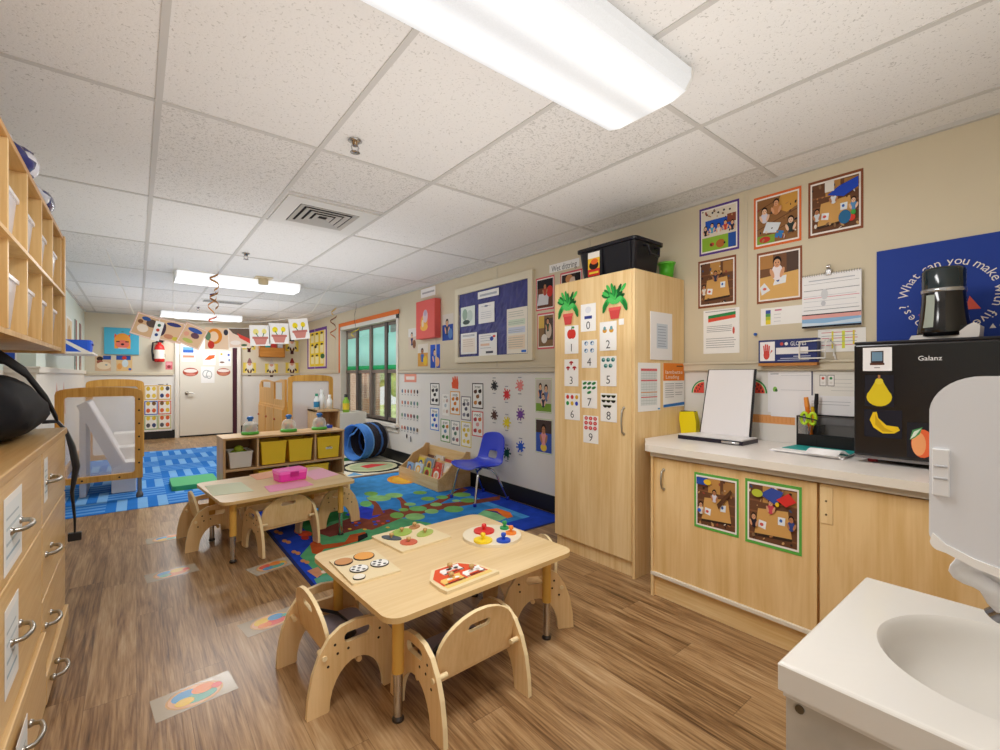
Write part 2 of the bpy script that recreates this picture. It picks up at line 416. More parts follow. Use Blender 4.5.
# ================================================================== ROOM
FLOOR_M = floor_mat()
struct(MB().box((-3.2,-2.5,-.1), (XR+.12, YF+.1, 0), FLOOR_M).build('floor'), 'brown oak plank vinyl floor of the classroom')
struct(MB().box((-3.2,-2.5,ZC), (XR+.12, YF+.1, ZC+.08), ceil_mat()).build('ceiling'), 'white fissured lay-in tile ceiling')
WR = wall_mat('beige_over_offwhite_right', '#d6cab0', '#e4e0da')
WF = wall_mat('beige_over_offwhite_far', '#d8ceb8', '#e6e3dd', 1.24)
WL = wall_mat('mint_over_bead_left', '#dbe6dd', '#e9e4da', 1.26, 1)
wy0, wy1, wz0, wz1 = 5.97, 8.2, .53, 2.02
m = MB()
for lo, hi in (((XR,-.15,0),(XR+.12,wy0,ZC)), ((XR,wy1,0),(XR+.12,YF,ZC)), ((XR,wy0,0),(XR+.12,wy1,wz0)), ((XR,wy0,wz1),(XR+.12,wy1,ZC))): m.box(lo, hi, WR)
struct(m.build('wall_right'), 'long right wall, beige above a rail and off-white below')
struct(MB().box((XL-.1,YF,0), (XR+.12,YF+.1,ZC), WF).build('wall_far'), 'far end wall with the door')
struct(MB().box((XL-.1,5.92,0), (XL,YF,ZC), WL).build('wall_left'), 'far left wall, pale mint above beadboard')
struct(MB().box((-1.6,5.92,0), (XL-.1,6.02,ZC), wall_mat('jog', '#dfe5da', '#ece7dd', 1.26)).build('wall_jog'), 'short wall return facing the camera at the left')
struct(MB().box((XLN-.1,-.4,0), (XLN,5.92,ZC), WL).build('wall_left_near'), 'left wall behind the wall cupboards')
struct(MB().box((.98,-.26,0), (XR+.12,-.15,ZC), WR).build('wall_near'), 'short wall behind the hand sink')
RAIL = pm('#d2c7b0', .5); BASE = pm('#1d1b1c', .4); JAMB = pm('#e9e4da', .5)
struct(MB().box((XR-.022,-.15,1.245), (XR,wy0-.06,1.3), RAIL).box((XR-.03,-.15,1.285), (XR,wy0-.06,1.3), RAIL).box((XR-.022,wy1+.06,1.245), (XR,YF,1.3), RAIL).build('trim_1', bevel=.005), 'beige chair rail on the right wall')
struct(MB().box((XL,YF-.022,1.215), (.56,YF,1.265), RAIL).box((1.68,YF-.022,1.215), (XR,YF,1.265), RAIL).build('trim_2', bevel=.005), 'beige chair rail on the far wall')
struct(MB().box((XL,5.92,1.24), (XL+.025,YF,1.3), JAMB).box((XL-.9,5.895,1.24), (XL+.025,5.92,1.3), JAMB).box((XL-.9,5.88,1.28), (XL+.035,5.92,1.3), JAMB).build('trim_3', bevel=.005), 'cream chair rail on the left wall')
struct(MB().box((XR-.012,-.15,0), (XR,YF,.15), BASE).build('baseboard_right'), 'black rubber baseboard along the right wall')
struct(MB().box((XL,YF-.012,0), (.58,YF,.16), BASE).box((1.68,YF-.012,0), (XR,YF,.16), BASE).build('baseboard_far'), 'black baseboard along the far wall')
TBAR = pm('#c9c6c1', .5)
m = MB()
for i in range(-4, 5):
    x = GX0+i*GDX; m.box((x-.012,-2.5,ZC-.004), (x+.012,YF,ZC+.002), TBAR)
for j in range(-4, 7):
    y = GY0+j*GDY; m.box((-3.2,y-.012,ZC-.0035), (XR,y+.012,ZC+.002), TBAR)
# half tiles around the air vent
for y in (3.02, ): m.box((GX0+GDX,y-.012,ZC-.0035), (GX0+2*GDX,y+.012,ZC+.002), TBAR)
m.box((XR-.022,-.15,ZC-.02), (XR,YF,ZC), TBAR).box((XL,YF-.022,ZC-.02), (XR,YF,ZC), TBAR).box((XL,5.92,ZC-.02), (XL+.022,YF,ZC), TBAR)
struct(m.build('trim_4'), 'ceiling grid of pale metal strips')
m = MB()
for i in range(9):
    y = .02+i*1.22
    if not wy0-.1 < y < wy1+.1: m.box((XR-.003,y-.012,1.3), (XR,y+.012,ZC), RAIL)
struct(m.build('trim_5'), 'thin batten strips on the wall panels')
# door at the far end
DW = pm('#e4dfd2', .4); MAROON = pm('#4a2433', .4)
d = MB().box((.66,YF-.035,.02), (1.56,YF-.002,2.05), DW).build('door_1', bevel=.004); struct(d, 'cream door in the far wall')
MB().box((.585,YF-.05,0), (.655,YF-.001,2.12), JAMB).box((.655,YF-.05,2.055), (1.56,YF-.001,2.12), JAMB).box((1.64,YF-.05,0), (1.71,YF-.001,2.12), JAMB).build('door_frame', d, bevel=.004)
MB().box((1.565,YF-.045,0), (1.638,YF-.002,2.06), MAROON).build('door_jamb', d)['label'] = 'dark maroon jamb'
MB().box((.66,YF-.04,.0), (1.56,YF-.03,.03), BLACKP).build('door_sweep', d)
hx, hz = .775, .865
MB().lathe([(.0,0),(.034,0),(.034,.012),(.016,.016),(.014,.05),(0,.052)], NICKEL, (hx,YF-.035,hz), 16, Matrix.Rotation(PI/2, 3, 'X')).tube([(hx,YF-.075,hz),(hx+.03,YF-.082,hz),(hx+.115,YF-.08,hz-.004)], .011, NICKEL).build('door_handle', d)
# window
w = MB(); BZ = pm('#7a6c64', .4); BZD = pm('#554b48', .4); xg = XR+.11
w.box((xg-.03,wy0,wz0), (xg+.03,wy1,wz0+.05), BZ).box((xg-.03,wy0,wz1-.05), (xg+.03,wy1,wz1), BZ).box((xg-.03,wy0,wz0), (xg+.03,wy0+.05,wz1), BZ).box((xg-.03,wy1-.05,wz0), (xg+.03,wy1,wz1), BZ)
win = w.build('window_1', bevel=.004); struct(win, 'four-light bronze window in the right wall')
for i, y in enumerate((6.5, 7.08, 7.66)):
    MB().box((xg-.045,y-.045,wz0), (xg+.03,y+.045,wz1), BZD if i != 1 else BZ).build('mullion', win, bevel=.004)
MB().box((xg-.035,wy0,1.25), (xg+.03,wy1,1.3), BZ).build('transom_bar', win)
MB().box((xg+.0,wy0,wz0), (xg+.006,wy1,wz1), pm('#f2fbf8', .02, 0, .5, 0, 1, .95)).build('pane', win)
CREAM = pm('#ece6dc', .45)
MB().box((XR-.02,wy0-.055,wz0-.09), (XR+.005,wy0,wz1+.06), CREAM).box((XR-.02,wy1,wz0-.09), (XR+.005,wy1+.055,wz1+.06), CREAM).box((XR-.02,wy0-.055,wz1), (XR+.005,wy1+.055,wz1+.06), CREAM).box((XR,wy1-.001,wz0), (xg,wy1+.004,wz1), CREAM).box((XR,wy0-.004,wz0), (xg,wy0+.001,wz1), CREAM).build('window_frame', win, bevel=.004)
MB().box((XR-.07,wy0-.07,wz0-.05), (xg-.02,wy1+.07,wz0), CREAM).box((XR-.02,wy0-.055,wz0-.13), (XR,wy1+.055,wz0-.05), CREAM).build('window_sill', win, bevel=.006)
# what lies outside the window
struct(MB().box((3.1,2,-.35), (16,22,-.3), pile('#b9c58a')).build('ground_outside'), 'pale grass outside the window')
struct(MB().box((4.3,11.0,-.3), (4.6,13.6,2.38), brick_mat()).box((4.2,10.2,-.3), (4.5,10.55,2.38), brick_mat()).build('wall_outside'), 'brick building seen through the window')
random.seed(3)
for k, (x, y, r, c, lb) in enumerate(((7.6,16.6,1.3,'#9fae62','pale bushy tree beyond the window, nearer the brick wall'), (10.6,21.5,1.6,'#c3c47c','yellowish bushy tree beyond the window, farther off'))):
    g = MB().cyl((0,0,0), (0,0,1.0), .12, .08, pm('#6d5b4a', .9), 8)
    for i in range(14):
        g.ball((random.uniform(-.8,.8)*r*.8, random.uniform(-.8,.8)*r*.8, 1.2+random.uniform(0,1.3)), random.uniform(.35,.6)*r*.8, pm(c, .9, 0, .1, 0, 1, 0, .3), 8)
    tag(g.build('tree', loc=(x,y,-.3)), lb, 'tree')
# teal valance with green scallops and the orange paper border round the window
TEAL = pm('#a6e2d6', .8, 0, .2, .3)  # emission imitates daylight shining through the cloth
def wavy(mb, y0, y1, z0, z1, x, amp, waves, m):
    n = 48; vs = []
    for i in range(n+1):
        t = i/n; y = y0+(y1-y0)*t; dx = amp*math.sin(2*PI*waves*t)
        vs += [(x+dx, y, z0), (x+dx, y, z1)]
    return mb.add(vs, [(2*i,2*i+1,2*i+3,2*i+2) for i in range(n)], m, True)
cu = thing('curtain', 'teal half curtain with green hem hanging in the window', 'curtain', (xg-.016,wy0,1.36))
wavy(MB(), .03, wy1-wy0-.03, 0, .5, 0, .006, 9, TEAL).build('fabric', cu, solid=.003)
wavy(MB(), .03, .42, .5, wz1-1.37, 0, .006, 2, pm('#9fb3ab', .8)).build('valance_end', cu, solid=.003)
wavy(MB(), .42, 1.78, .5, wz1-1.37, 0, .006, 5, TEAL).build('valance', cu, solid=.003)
wavy(MB(), 1.78, wy1-wy0-.03, .5, wz1-1.37, 0, .006, 2, pm('#a89f90', .8)).build('valance_end', cu, solid=.003)
wavy(MB(), .03, wy1-wy0-.03, -.055, .012, -.006, .006, 9, pm('#2fae6a', .8, 0, .2, .15)).build('hem', cu, solid=.004)['label'] = 'bright green hem'  # hem given a weak glow too, as if backlit
tag(MB().box((0,0,0), (.004,wy1-wy0+.2,.062), pm('#e8772e', .7)).box((0,wy1-wy0+.14,-.82), (.004,wy1-wy0+.2,0), pm('#e8772e', .7)).build('paper_border', loc=(XR-.026,wy0-.1,wz1+.06)), 'orange scalloped paper border along the top of the window', 'border')

# ================================================================== CEILING FIXTURES
DIFF = diffuser_mat(); DIFF_FAR = diffuser_mat(1.9); HOUS = pm('#e8e7e4', .4)
def fixture(y, label, x0=.33, x1=1.585):
    f = thing('ceiling_light', label, 'light', ((x0+x1)/2, y, ZC), 0, 'fluorescent ceiling lights')
    L = (x1-x0)/2
    MB().box((-L+.01,-.185,-.035), (L-.01,.185,0), HOUS).build('housing', f, bevel=.004)
    pr = [(-.2,-.012),(.2,-.012),(.2,-.05),(.175,-.085),(.12,-.1),(-.12,-.1),(-.175,-.085),(-.2,-.05)]
    MB().prism(pr, 2*L, DIFF if y < 3 else DIFF_FAR, lambda u, v, q: Vector((q-L, u, v-.002))).build('diffuser', f, bevel=.006)
    for s in (-1, 1): MB().prism([(a*1.01, b*1.01) for a, b in pr], .012, HOUS, lambda u, v, q: Vector((s*L+q-.006, u, v))).build('end_cap', f)
    ld = bpy.data.lights.new('tube_lamp', 'AREA'); ld.shape = 'RECTANGLE'; ld.size = 2*L-.05; ld.size_y = .36; ld.energy = 27; ld.color = (1,.99,.975)
    lo = bpy.data.objects.new('tube_lamp', ld); C.objects.link(lo); lo.parent = f; lo.location = (0,0,-.112); lo.visible_camera = False
    return f
fixture(1.068, 'large fluorescent ceiling light nearest the camera, filling the top of the photo')
fixture(6.15, 'middle fluorescent ceiling light, above the low toy shelf')
fixture(10.1, 'farthest fluorescent ceiling light, close to the end wall')
# air vent
v = thing('air_vent', 'square stepped metal air vent in the ceiling', 'vent', (1.045,3.36,ZC))
MB().prism([(-.3,-.3),(.3,-.3),(.3,.3),(-.3,.3)], .01, pm('#d9d7d3', .4), lambda u, v, q: Vector((u, v, -q)), [[(-.2,-.2),(.2,-.2),(.2,.2),(-.2,.2)]]).build('frame', v)
MB().box((-.2,-.2,-.004), (.2,.2,0), pm('#2a2828', .8)).build('throat', v)
for i in range(4):
    a = .195-.045*i; b = a-.03
    MB().add([(sx*a, sy*a, -.012) for sx, sy in ((-1,-1),(1,-1),(1,1),(-1,1))]+[(sx*b, sy*b, -.006+.0) for sx, sy in ((-1,-1),(1,-1),(1,1),(-1,1))], [(i2,(i2+1) % 4,4+(i2+1) % 4,4+i2) for i2 in range(4)], pm('#bdbab5', .35, .3)).build('louver', v, solid=.004)
def sprinkler(x, y, label):
    s = thing('sprinkler_head', label, 'sprinkler', (x, y, ZC), 0, 'ceiling sprinkler heads')
    MB().lathe([(.03,0),(.034,-.006),(.018,-.012),(.012,-.03),(0,-.03)], CHROME, n=16).build('escutcheon', s)
    b = MB()
    for q in (-1, 1): b.tube([(q*.01,0,-.02),(q*.018,0,-.035),(q*.014,0,-.05),(0,0,-.058)], .0035, CHROME, 6)
    b.build('yoke', s); MB().lathe([(0,-.056),(.022,-.058),(.024,-.061),(0,-.062)], CHROME, n=12).build('deflector', s)
sprinkler(.826, 2.163, 'chrome sprinkler head nearest the camera'); sprinkler(.797, 4.8, 'chrome sprinkler head between the air vent and the middle light'); sprinkler(.804, 9.1, 'chrome sprinkler head near the far ceiling light')
s = thing('smoke_detector', 'beige smoke detector box beside the middle ceiling light', 'detector', (1.16,5.9,ZC))
MB().box((-.09,-.09,-.012), (.09,.09,0), pm('#cfc0a0', .5)).build('base', s, bevel=.004); MB().lathe([(.055,-.012),(.052,-.075),(.0,-.078)], pm('#c2b08c', .5), n=20).build('sensor', s)
v2 = thing('air_vent', 'long slotted air return near the far end of the ceiling', 'vent', (1.05,8.2,ZC))
MB().box((-.3,-.15,-.01), (.3,.15,0), pm('#dcdad6', .4)).build('frame', v2, bevel=.003)
for i in range(5): MB().box((-.26,-.12+i*.05,-.013), (.26,-.1+i*.05,-.009), pm('#8d8b88', .6)).build('slot', v2)
# hanging paper curls
def curl(name, label, top, parts, cat='mobile'):
    o = thing(name, label, cat, top, 0, 'paper mobiles hanging from the ceiling')
    L = sum(p[1] for p in parts)
    MB().tube([(0,0,0), (0,0,-L)], .0015, pm('#cdbfae', .8), 5).build('string', o)
    z = 0
    for col, h, r, tr in parts:
        n = 26; m = MB(); vs = []
        for i in range(n+1):
            a = 2*PI*tr*i/n; q = r*(.35+.65*math.sin(PI*min(1, .15+i/n*.85)))
            for dz in (0, -.022): vs.append((q*math.cos(a), q*math.sin(a), z-h*i/n+dz))
        m.add(vs, [(2*i,2*i+1,2*i+3,2*i+2) for i in range(n)], pm(col, .6), True)
        m.build('paper_curl', o, solid=.002); z -= h
    return o
def cpt(x, y): q = onZ(x, y, ZC); return (q.x, q.y, ZC)
curl('hanging_mobile', 'brown paper spiral mobile hanging in front of the middle ceiling light', cpt(215,271), [('#a8742f',.2,.05,1.3),('#8a5a26',.2,.05,1.2)])
curl('hanging_mobile', 'orange and purple paper mobile hanging below the middle light', cpt(213,291), [('#4b3a6a',.06,.05,.6),('#d08a45',.26,.06,.9),('#c65a35',.1,.06,.7)])
curl('hanging_mobile', 'brown ring mobile hanging left of the window', (2.55,7.6,ZC), [('#e6c04b',.14,.05,.6),('#8a4f30',.2,.06,.9),('#c77a55',.2,.06,.9)])
curl('hanging_mobile', 'yellow crescent mobile hanging before the window curtain', (2.72,7.1,ZC), [('#3a3431',.36,.02,.7),('#d8c44a',.16,.09,.55)])
# ================================================================== FLOOR COVERINGS
tag(MB().prism(rrect(0,0,1.95,3.83,.02), .004, weave_mat(), lambda u, v, q: Vector((u,v,q))).build('area_rug', loc=(-.68,5.31,0)), 'large blue basketweave carpet at the far left end of the room', 'rug')
X0r, X1r, Y0r, Y1r = .81, 2.845, 2.69, 5.27
def rp(x, y):
    q = onZ(x, y, .012); return ((q.x-X0r)/(X1r-X0r), (q.y-Y0r)/(Y1r-Y0r))
def rpoly(pts, c): return P([rp(*p) for p in pts], c)
def rell(cx, cy, rx, ry, c): return P([rp(*p) for p in ell(cx, cy, rx, ry, 20)], c)
sh = [R(.0,0,1,1,'#2446bc'), R(.11,.085,.9,1,'#4a9be0'), R(.11,.085,.86,.6,'#3684cc'), P([(.11,.085),(.11,.6),(.28,.6),(.36,.42),(.42,.3),(.5,.2),(.5,.085)], '#2f7a43'),
      rpoly([(300,555),(330,521),(372,512),(430,522),(446,531),(380,560),(330,585)], '#58a573'), rpoly([(314,531),(350,517),(390,508),(410,514),(375,524),(330,536)], '#7b3f38'),
      rpoly([(345,514),(362,505),(385,511),(372,519)], '#2e3fc0'),
      rpoly([(355,527),(372,517),(398,511),(431,502),(452,492),(462,487),(468,489),(455,495),(440,503),(470,500),(500,495),(500,499),(445,508),(402,517),(372,529)], '#8a4a38'),
      rpoly([(372,515),(374,505),(366,497),(371,496),(379,504),(384,513)], '#8a4a38'), rpoly([(402,510),(400,500),(396,497),(401,496),(407,502),(410,508)], '#8a4a38')]
for x, y, rx, ry in ((371,493,7,2.2),(379,497.5,12,3),(366,503,6,3),(394,494.6,9,2.4),(397,514.5,7,3),(415,515.8,10,3.4),(418,507.8,9,2.6),(431.6,510.5,7,2.4),(403.5,509,5,1.6),(420,492,7,1.8),(428,498,7,2),(442,496.5,6,1.8),(453.6,508.4,10,3.2),(462,494,9,2.2),(468,499.6,8,2.2),(456,500,4,1.2),(410,503.5,6,1.6),(436,503.8,6,1.8)):
    sh.append(rell(x, y, rx, ry, random.choice(['#6fb368','#8cc27b','#7ab05a'])))
sh += [rell(402,479,15,4.5,'#f2a53a'), rell(402,479.5,10,3,'#f7c04d')]
sh += [rpoly([(477,514),(484,509.5),(496,511),(507,517),(500,520),(488,519)], '#7fbf8a'), rpoly([(484,509.3),(497,507.5),(510,511.5),(513,516),(507,517.5),(496,512)], '#e6762f'), rpoly([(484,509.3),(490,509.8),(497,512.3),(507,517.5),(503,515.2),(497,510.5)], '#4a2f86')]
sh += [rpoly([(310,543),(316,538),(322,544),(345,541),(350,534),(365,531),(367,534),(358,540),(338,546),(324,548),(319,554),(312,552)], '#b8562b'), rpoly([(358,535),(367,532),(368,536),(358,541)], '#1f2326'), rell(305,533,7,3,'#d4502f'), rell(298,530,4,3,'#e08a4a'), rell(305,537,4,2,'#c23b30')]
for i in range(12): sh.append(rell(345+random.uniform(0,45), 524+random.uniform(-4,6), 2, .8, random.choice(['#c94f87','#e0b94b','#2f54c4','#d05c3a'])))
for x, y in ((278.5,531),(286.5,540),(296,551),(305,560)): sh += [rell(x-2, y, 2.6, 1.6, '#c58a5e'), rell(x+2, y+1.4, 2.6, 1.6, '#c58a5e')]
sh += [rpoly([(307,570),(318,566),(324,572),(317,577)], '#c98f6e'), rpoly([(314,578),(330,573),(335,581),(318,585)], '#5da08a'), rell(324,571,3,1.5,'#f0d9c8')]
m = MB().prism(rrect(-.02,-.02,X1r-X0r+.02,Y1r-Y0r+.02,.05), .0035, pm('#142463', .95), lambda u, v, q: Vector((u,v,q)))
sheet(m, (0,0,.0032), (1,0,0), (0,1,0), X1r-X0r, Y1r-Y0r, sh, None, mfun=lambda c: pile(c), step=.00004)
tag(m.build('area_rug', loc=(X0r,Y0r,0)), 'blue picture rug with tree, kangaroo and sun under the low tables', 'rug')
mw, mh = .94, 1.55
sh = [R(0,0,1,1,'#e9e4d2'), R(.02,.02,.98,.98,'#efe9d6'), P([(.0,.55),(.55,1),(.15,1),(0,.85)], '#3a4fb0'), E(.55,.3,.42,.27,'#2a2a28'), E(.55,.3,.36,.22,'#d9d6b0'), E(.55,.3,.3,.18,'#b8c49a'), P([(.45,.24),(.8,.3),(.62,.4),(.42,.36)], '#d94a4a'), E(.2,.6,.13,.08,'#7aa9d8'), E(.5,.75,.2,.09,'#2f7a43'), R(.02,.43,.3,.46,'#3a3a3a'), P([(.05,.05),(.25,.02),(.2,.15)], '#7ab0dc')]
m = MB(); sheet(m, (0,0,.001), (1,0,0), (0,1,0), mw, mh, sh, '#d9d3c0', .003, mfun=lambda c: pile(c, .1))
tag(m.build('area_rug', loc=(1.93,5.36,0)), 'cream road-play mat with black ring, beyond the picture rug', 'rug')
tag(MB().prism(rrect(0,0,.42,.52,.04), .05, pm('#3fae6c', .6), lambda u, v, q: Vector((u,v,q))).build('foam_mat', bevel=.012, loc=(.29,5.85,.0045)), 'green foam mat lying on the blue carpet', 'mat')
def floor_sticker(x, y, rz, label, s=1.0):
    q = onZ(x, y, 0)
    m = MB(); cs = ['#e2645a','#5f9fd0','#e8c24e','#e88a4a','#6fb0a0']; random.shuffle(cs)
    shp = [E(.5,.5,.36,.46,'#cfa06a'), E(.5,.5,.33,.42,'#e3b48e'), E(.4,.6,.18,.24,cs[0]), E(.55,.36,.22,.2,cs[1],.3), E(.62,.64,.15,.2,cs[2]), E(.36,.36,.12,.16,cs[3]), E(.78,.55,.07,.12,cs[4])]
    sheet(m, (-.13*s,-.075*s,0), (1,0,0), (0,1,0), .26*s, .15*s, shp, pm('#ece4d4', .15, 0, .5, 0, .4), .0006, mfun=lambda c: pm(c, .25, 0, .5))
    o = m.build('floor_sticker', loc=(q.x,q.y,.0006)); o.rotation_euler = (0,0,rz); tag(o, label, 'sticker', 'picture stickers taped on the floor')
floor_sticker(195,695,.1,'faded round floor sticker under clear tape, nearest the camera')
floor_sticker(271,621,.15,'bright floor sticker beside the chair at the near table end')
floor_sticker(172,573,.1,'pale worn floor sticker left of the far table')
floor_sticker(272,566,.25,'vivid floor sticker next to the corner of the picture rug')
floor_sticker(168,538,.05,'faint pinkish floor sticker beside the left chair of the far table')

# ================================================================== TODDLER TABLES AND CHAIRS
def side_fr(x): return lambda u, v, q: Vector((x+q, u, v))
LIGHTEDGE = pm('#ecd6a8', .5)
def toddler_chair(label, loc, rz, straps=False):
    c = thing('toddler_chair', label, 'chair', loc, rz, 'bentwood toddler chairs at the two low tables')
    outer = [(.0,0),(.075,0)]+[(.185+.105*math.cos(a), .005+.155*math.sin(a)) for a in [PI-PI*i/14 for i in range(15)]]+[(.295,0),(.37,0),(.365,.07),(.35,.15),(.325,.215),(.29,.265),(.245,.292),(.185,.30),(.125,.292),(.08,.265),(.045,.215),(.02,.15),(.005,.07)]
    hole = rrect(.135,.228,.24,.265,.017)
    for s in (-1, 1):
        p = MB().prism(outer, .018, PLY, side_fr(s*.19-.009), [hole], LIGHTEDGE).build('side_panel', c, bevel=.003)
        h = MB()
        for u, v in ((.1,.235),(.11,.2),(.075,.165),(.15,.205),(.275,.235),(.27,.2)): h.cyl((s*.1995-.0005,u,v), (s*.1995+.0005,u,v), .005, .005, DARKHOLE, 8)
        h.build('bolt_hole', p)
    MB().box((-.18,.1,.15), (.18,.33,.164), PLY).build('seat', c, bevel=.004)
    th = math.radians(10); ct, st = math.cos(th), math.sin(th)
    bk = [(-.172,0),(.172,0)]+[(.172*math.cos(a), .085+.125*math.sin(a)) for a in [PI*i/20 for i in range(21)]]
    MB().prism(bk, .014, PLY, lambda u, v, q: Vector((u, .092+q*ct-v*st, .168+v*ct+q*st)), [rrect(-.05,.135,.05,.165,.014)], LIGHTEDGE).build('backrest', c, bevel=.003)
    MB().cyl((-.182,.2,.136), (.182,.2,.136), .011, .011, PLY, 12).build('dowel', c)
    for s in (-1, 1): MB().cyl((s*.204,.062,.2), (s*.145,.062,.2), .0095, .0095, LIGHTEDGE, 12).build('peg', c)
    if straps:
        MB().prism(rrect(-.13,.12,.13,.31,.04), .02, pm('#9a93a0', .9, 0, .1, 0, 1, 0, .25), lambda u, v, q: Vector((u,v,.1645+q))).build('seat_pad', c, bevel=.006)['label'] = 'grey fabric pad'
        MB().tube([(-.12,.1,.17),(-.13,.16,.215),(-.08,.22,.2),(0,.24,.18),(.08,.22,.2),(.13,.15,.215),(.12,.1,.17)], .022, BLACKP, 8, .25).tube([(0,.24,.18),(.02,.2,.17),(.01,.13,.17)], .014, BLACKP, 8, .25).build('strap', c)['label'] = 'black safety strap'
    return c
def low_table(label, loc, rz, L, W, H=.415):
    t = thing('toddler_table', label, 'table', loc, rz, 'low toddler tables')
    tp = MB(); tp.prism(rrect(-L/2,-W/2,L/2,W/2,.06), .02, TABLE, lambda u, v, q: Vector((u,v,H-.02+q)), (), pm('#d9b77e', .45)); tp.build('tabletop', t, bevel=.004)
    MB().box((-L/2+.1,-W/2+.1,H-.07), (L/2-.1,W/2-.1,H-.021), pm('#b8914f', .6)).build('apron', t)
    for sx in (-1, 1):
        for sy in (-1, 1):
            x, y = sx*(L/2-.085), sy*(W/2-.1)
            lg = MB().cyl((x,y,.17), (x,y,H-.02), .021, .021, pm('#d9a94f', .45), 14).build('leg', t)
            MB().cyl((x,y,.018), (x,y,.175), .016, .016, CHROME, 14).build('leg_tube', lg)['label'] = 'chrome height-adjusting tube'
            MB().lathe([(.0,0),(.021,0),(.021,.008),(.012,.02),(0,.02)], pm('#4a4440', .4, .6), (x,y,0), 14).build('glide', lg)
    return t
T1 = ((1.095,1.78,0), math.radians(2.5), .935, .745)
T2 = ((.825,3.71,.0066), math.radians(6), .9, .745)
low_table('low maple toddler table nearest the camera, set with wooden puzzles', *T1)
low_table('low maple toddler table by the blue carpet, set with coloured paper', *T2)
toddler_chair('bentwood toddler chair with its back to the camera at the near table', (.975,1.275,0), math.radians(2), True)
toddler_chair('bentwood toddler chair with black strap at the left end of the near table', (.46,1.875,0), math.radians(-88), True)
toddler_chair('bentwood toddler chair at the right end of the near table', (1.74,1.69,0), math.radians(65))
toddler_chair('bentwood toddler chair on the far side of the near table', (1.06,2.34,0), math.radians(181), True)
toddler_chair('bentwood toddler chair at the left end of the far table', (.245,3.98,0), math.radians(-86))
toddler_chair('bentwood toddler chair with its back to the camera at the far table', (.845,3.36,.0075), math.radians(10))
toddler_chair('bentwood toddler chair at the right end of the far table', (1.44,3.92,.0075), math.radians(97))
toddler_chair('bentwood toddler chair on the far side of the far table', (.81,4.28,.0075), math.radians(185))

# ---------------- on the near table
def tt(T, x, y, z=.0): a = T[1]; return (T[0][0]+x*math.cos(a)-y*math.sin(a), T[0][1]+x*math.sin(a)+y*math.cos(a), .4153+z)
def on(x, y, z=.4155): q = onZ(x, y, z); return (q.x, q.y, z)
PUZ = pm('#e9d6ad', .45)
def board(name, label, c4, rad=.01, th=.01, col=None, cat='puzzle'):
    """a board whose four corners are given as points on the table, first two along its near edge"""
    a, b, d = [Vector(on(*p)) for p in c4]
    U = (b-a); w = U.length; V = (d-a); h = V.length; m0 = (b+d)/2
    a1, a2 = math.atan2(U.y, U.x), math.atan2(V.y, V.x); rz = a1+((a2-a1) % (2*PI)-PI/2)/2
    U = Vector((math.cos(rz), math.sin(rz), 0)); V = Vector((-U.y, U.x, 0))
    o = thing(name, label, cat, m0-U*w/2-V*h/2); o.rotation_euler = (0,0,rz)
    return o, w, h
def knob(o, x, y, z, m=None):
    return MB().lathe([(.004,0),(.004,.006),(.011,.012),(.011,.02),(0,.024)], m or pm('#c9a468', .45), (x,y,z), 14).build('knob', o)
o, w, h = board('wooden_puzzle', 'wooden ball puzzle board with five round pieces at the table corner', [(351,587),(399,572),(331,562)])
MB().prism(rrect(0,0,w,h,.008), .008, PUZ, lambda u, v, q: Vector((u,v,q))).build('board', o, bevel=.002)
for x, y, rx, ry, c, kind in ((.21,.78,.19,.17,'#c98d55','b'),(.66,.8,.22,.17,'#e8a34e','b'),(.34,.4,.185,.15,'#f3f2ee','s'),(.78,.4,.19,.16,'#f3f2ee','s'),(.2,.13,.12,.12,'#efe9db','p')):
    p = MB().cyl((x*w,y*h,.0075), (x*w,y*h,.0125), rx*w, rx*w, pm('#3a2f28', .5), 24).cyl((x*w,y*h,.0125), (x*w,y*h,.0135), rx*w*.93, rx*w*.93, pm(c, .4), 24)
    if kind == 's':
        for i in range(6):
            a = PI/3*i; rr = rx*w*.66 if i else 0
            p.cyl((x*w+rr*math.cos(a),y*h+rr*math.sin(a),.0135), (x*w+rr*math.cos(a),y*h+rr*math.sin(a),.0138), rx*w*.2, rx*w*.2, BLACKP, 6)
    p.build('puzzle_piece', o)
o, w, h = board('wooden_puzzle', 'pale wooden fruit and insect puzzle board with small knobs', [(401,556),(446,538),(377,538)])
MB().prism(rrect(0,0,w,h,.008), .009, PUZ, lambda u, v, q: Vector((u,v,q))).build('board', o, bevel=.002)
for x, y, rx, ry, c in ((.2,.66,.09,.2,'#4a5560'),(.48,.78,.2,.17,'#9dbb52'),(.3,.28,.14,.15,'#d0664a'),(.75,.45,.2,.12,'#a9bd5c'),(.8,.86,.13,.09,'#b98552')):
    p = MB().prism(ell(x*w,y*h,rx*w,ry*h,18,.4), .004, pm(c, .45), lambda u, v, q: Vector((u,v,.009+q))).build('puzzle_piece', o, bevel=.001); knob(p, x*w, y*h, .013)
o, w, h = board('wooden_puzzle', 'barn-shaped red wooden puzzle with farm animals and knobs', [(446,595),(500,574),(417,578)])
barn = [(.02,0),(1,0),(1.0,.12),(.96,.2),(.93,.6),(.72,.98),(.25,1.0),(.03,.62),(.0,.2)]
MB().prism([(u*w,v*h) for u, v in barn], .012, PUZ, lambda u, v, q: Vector((u,v,q))).build('board', o, bevel=.003)
sheet(MB(), (0,0,.0115), (1,0,0), (0,1,0), w, h, [P([(.07,.2),(.9,.2),(.87,.58),(.7,.92),(.28,.93),(.08,.6)], '#d8532f'), R(.07,.08,.92,.2,'#e6c979')], None).build('painted_front', o)
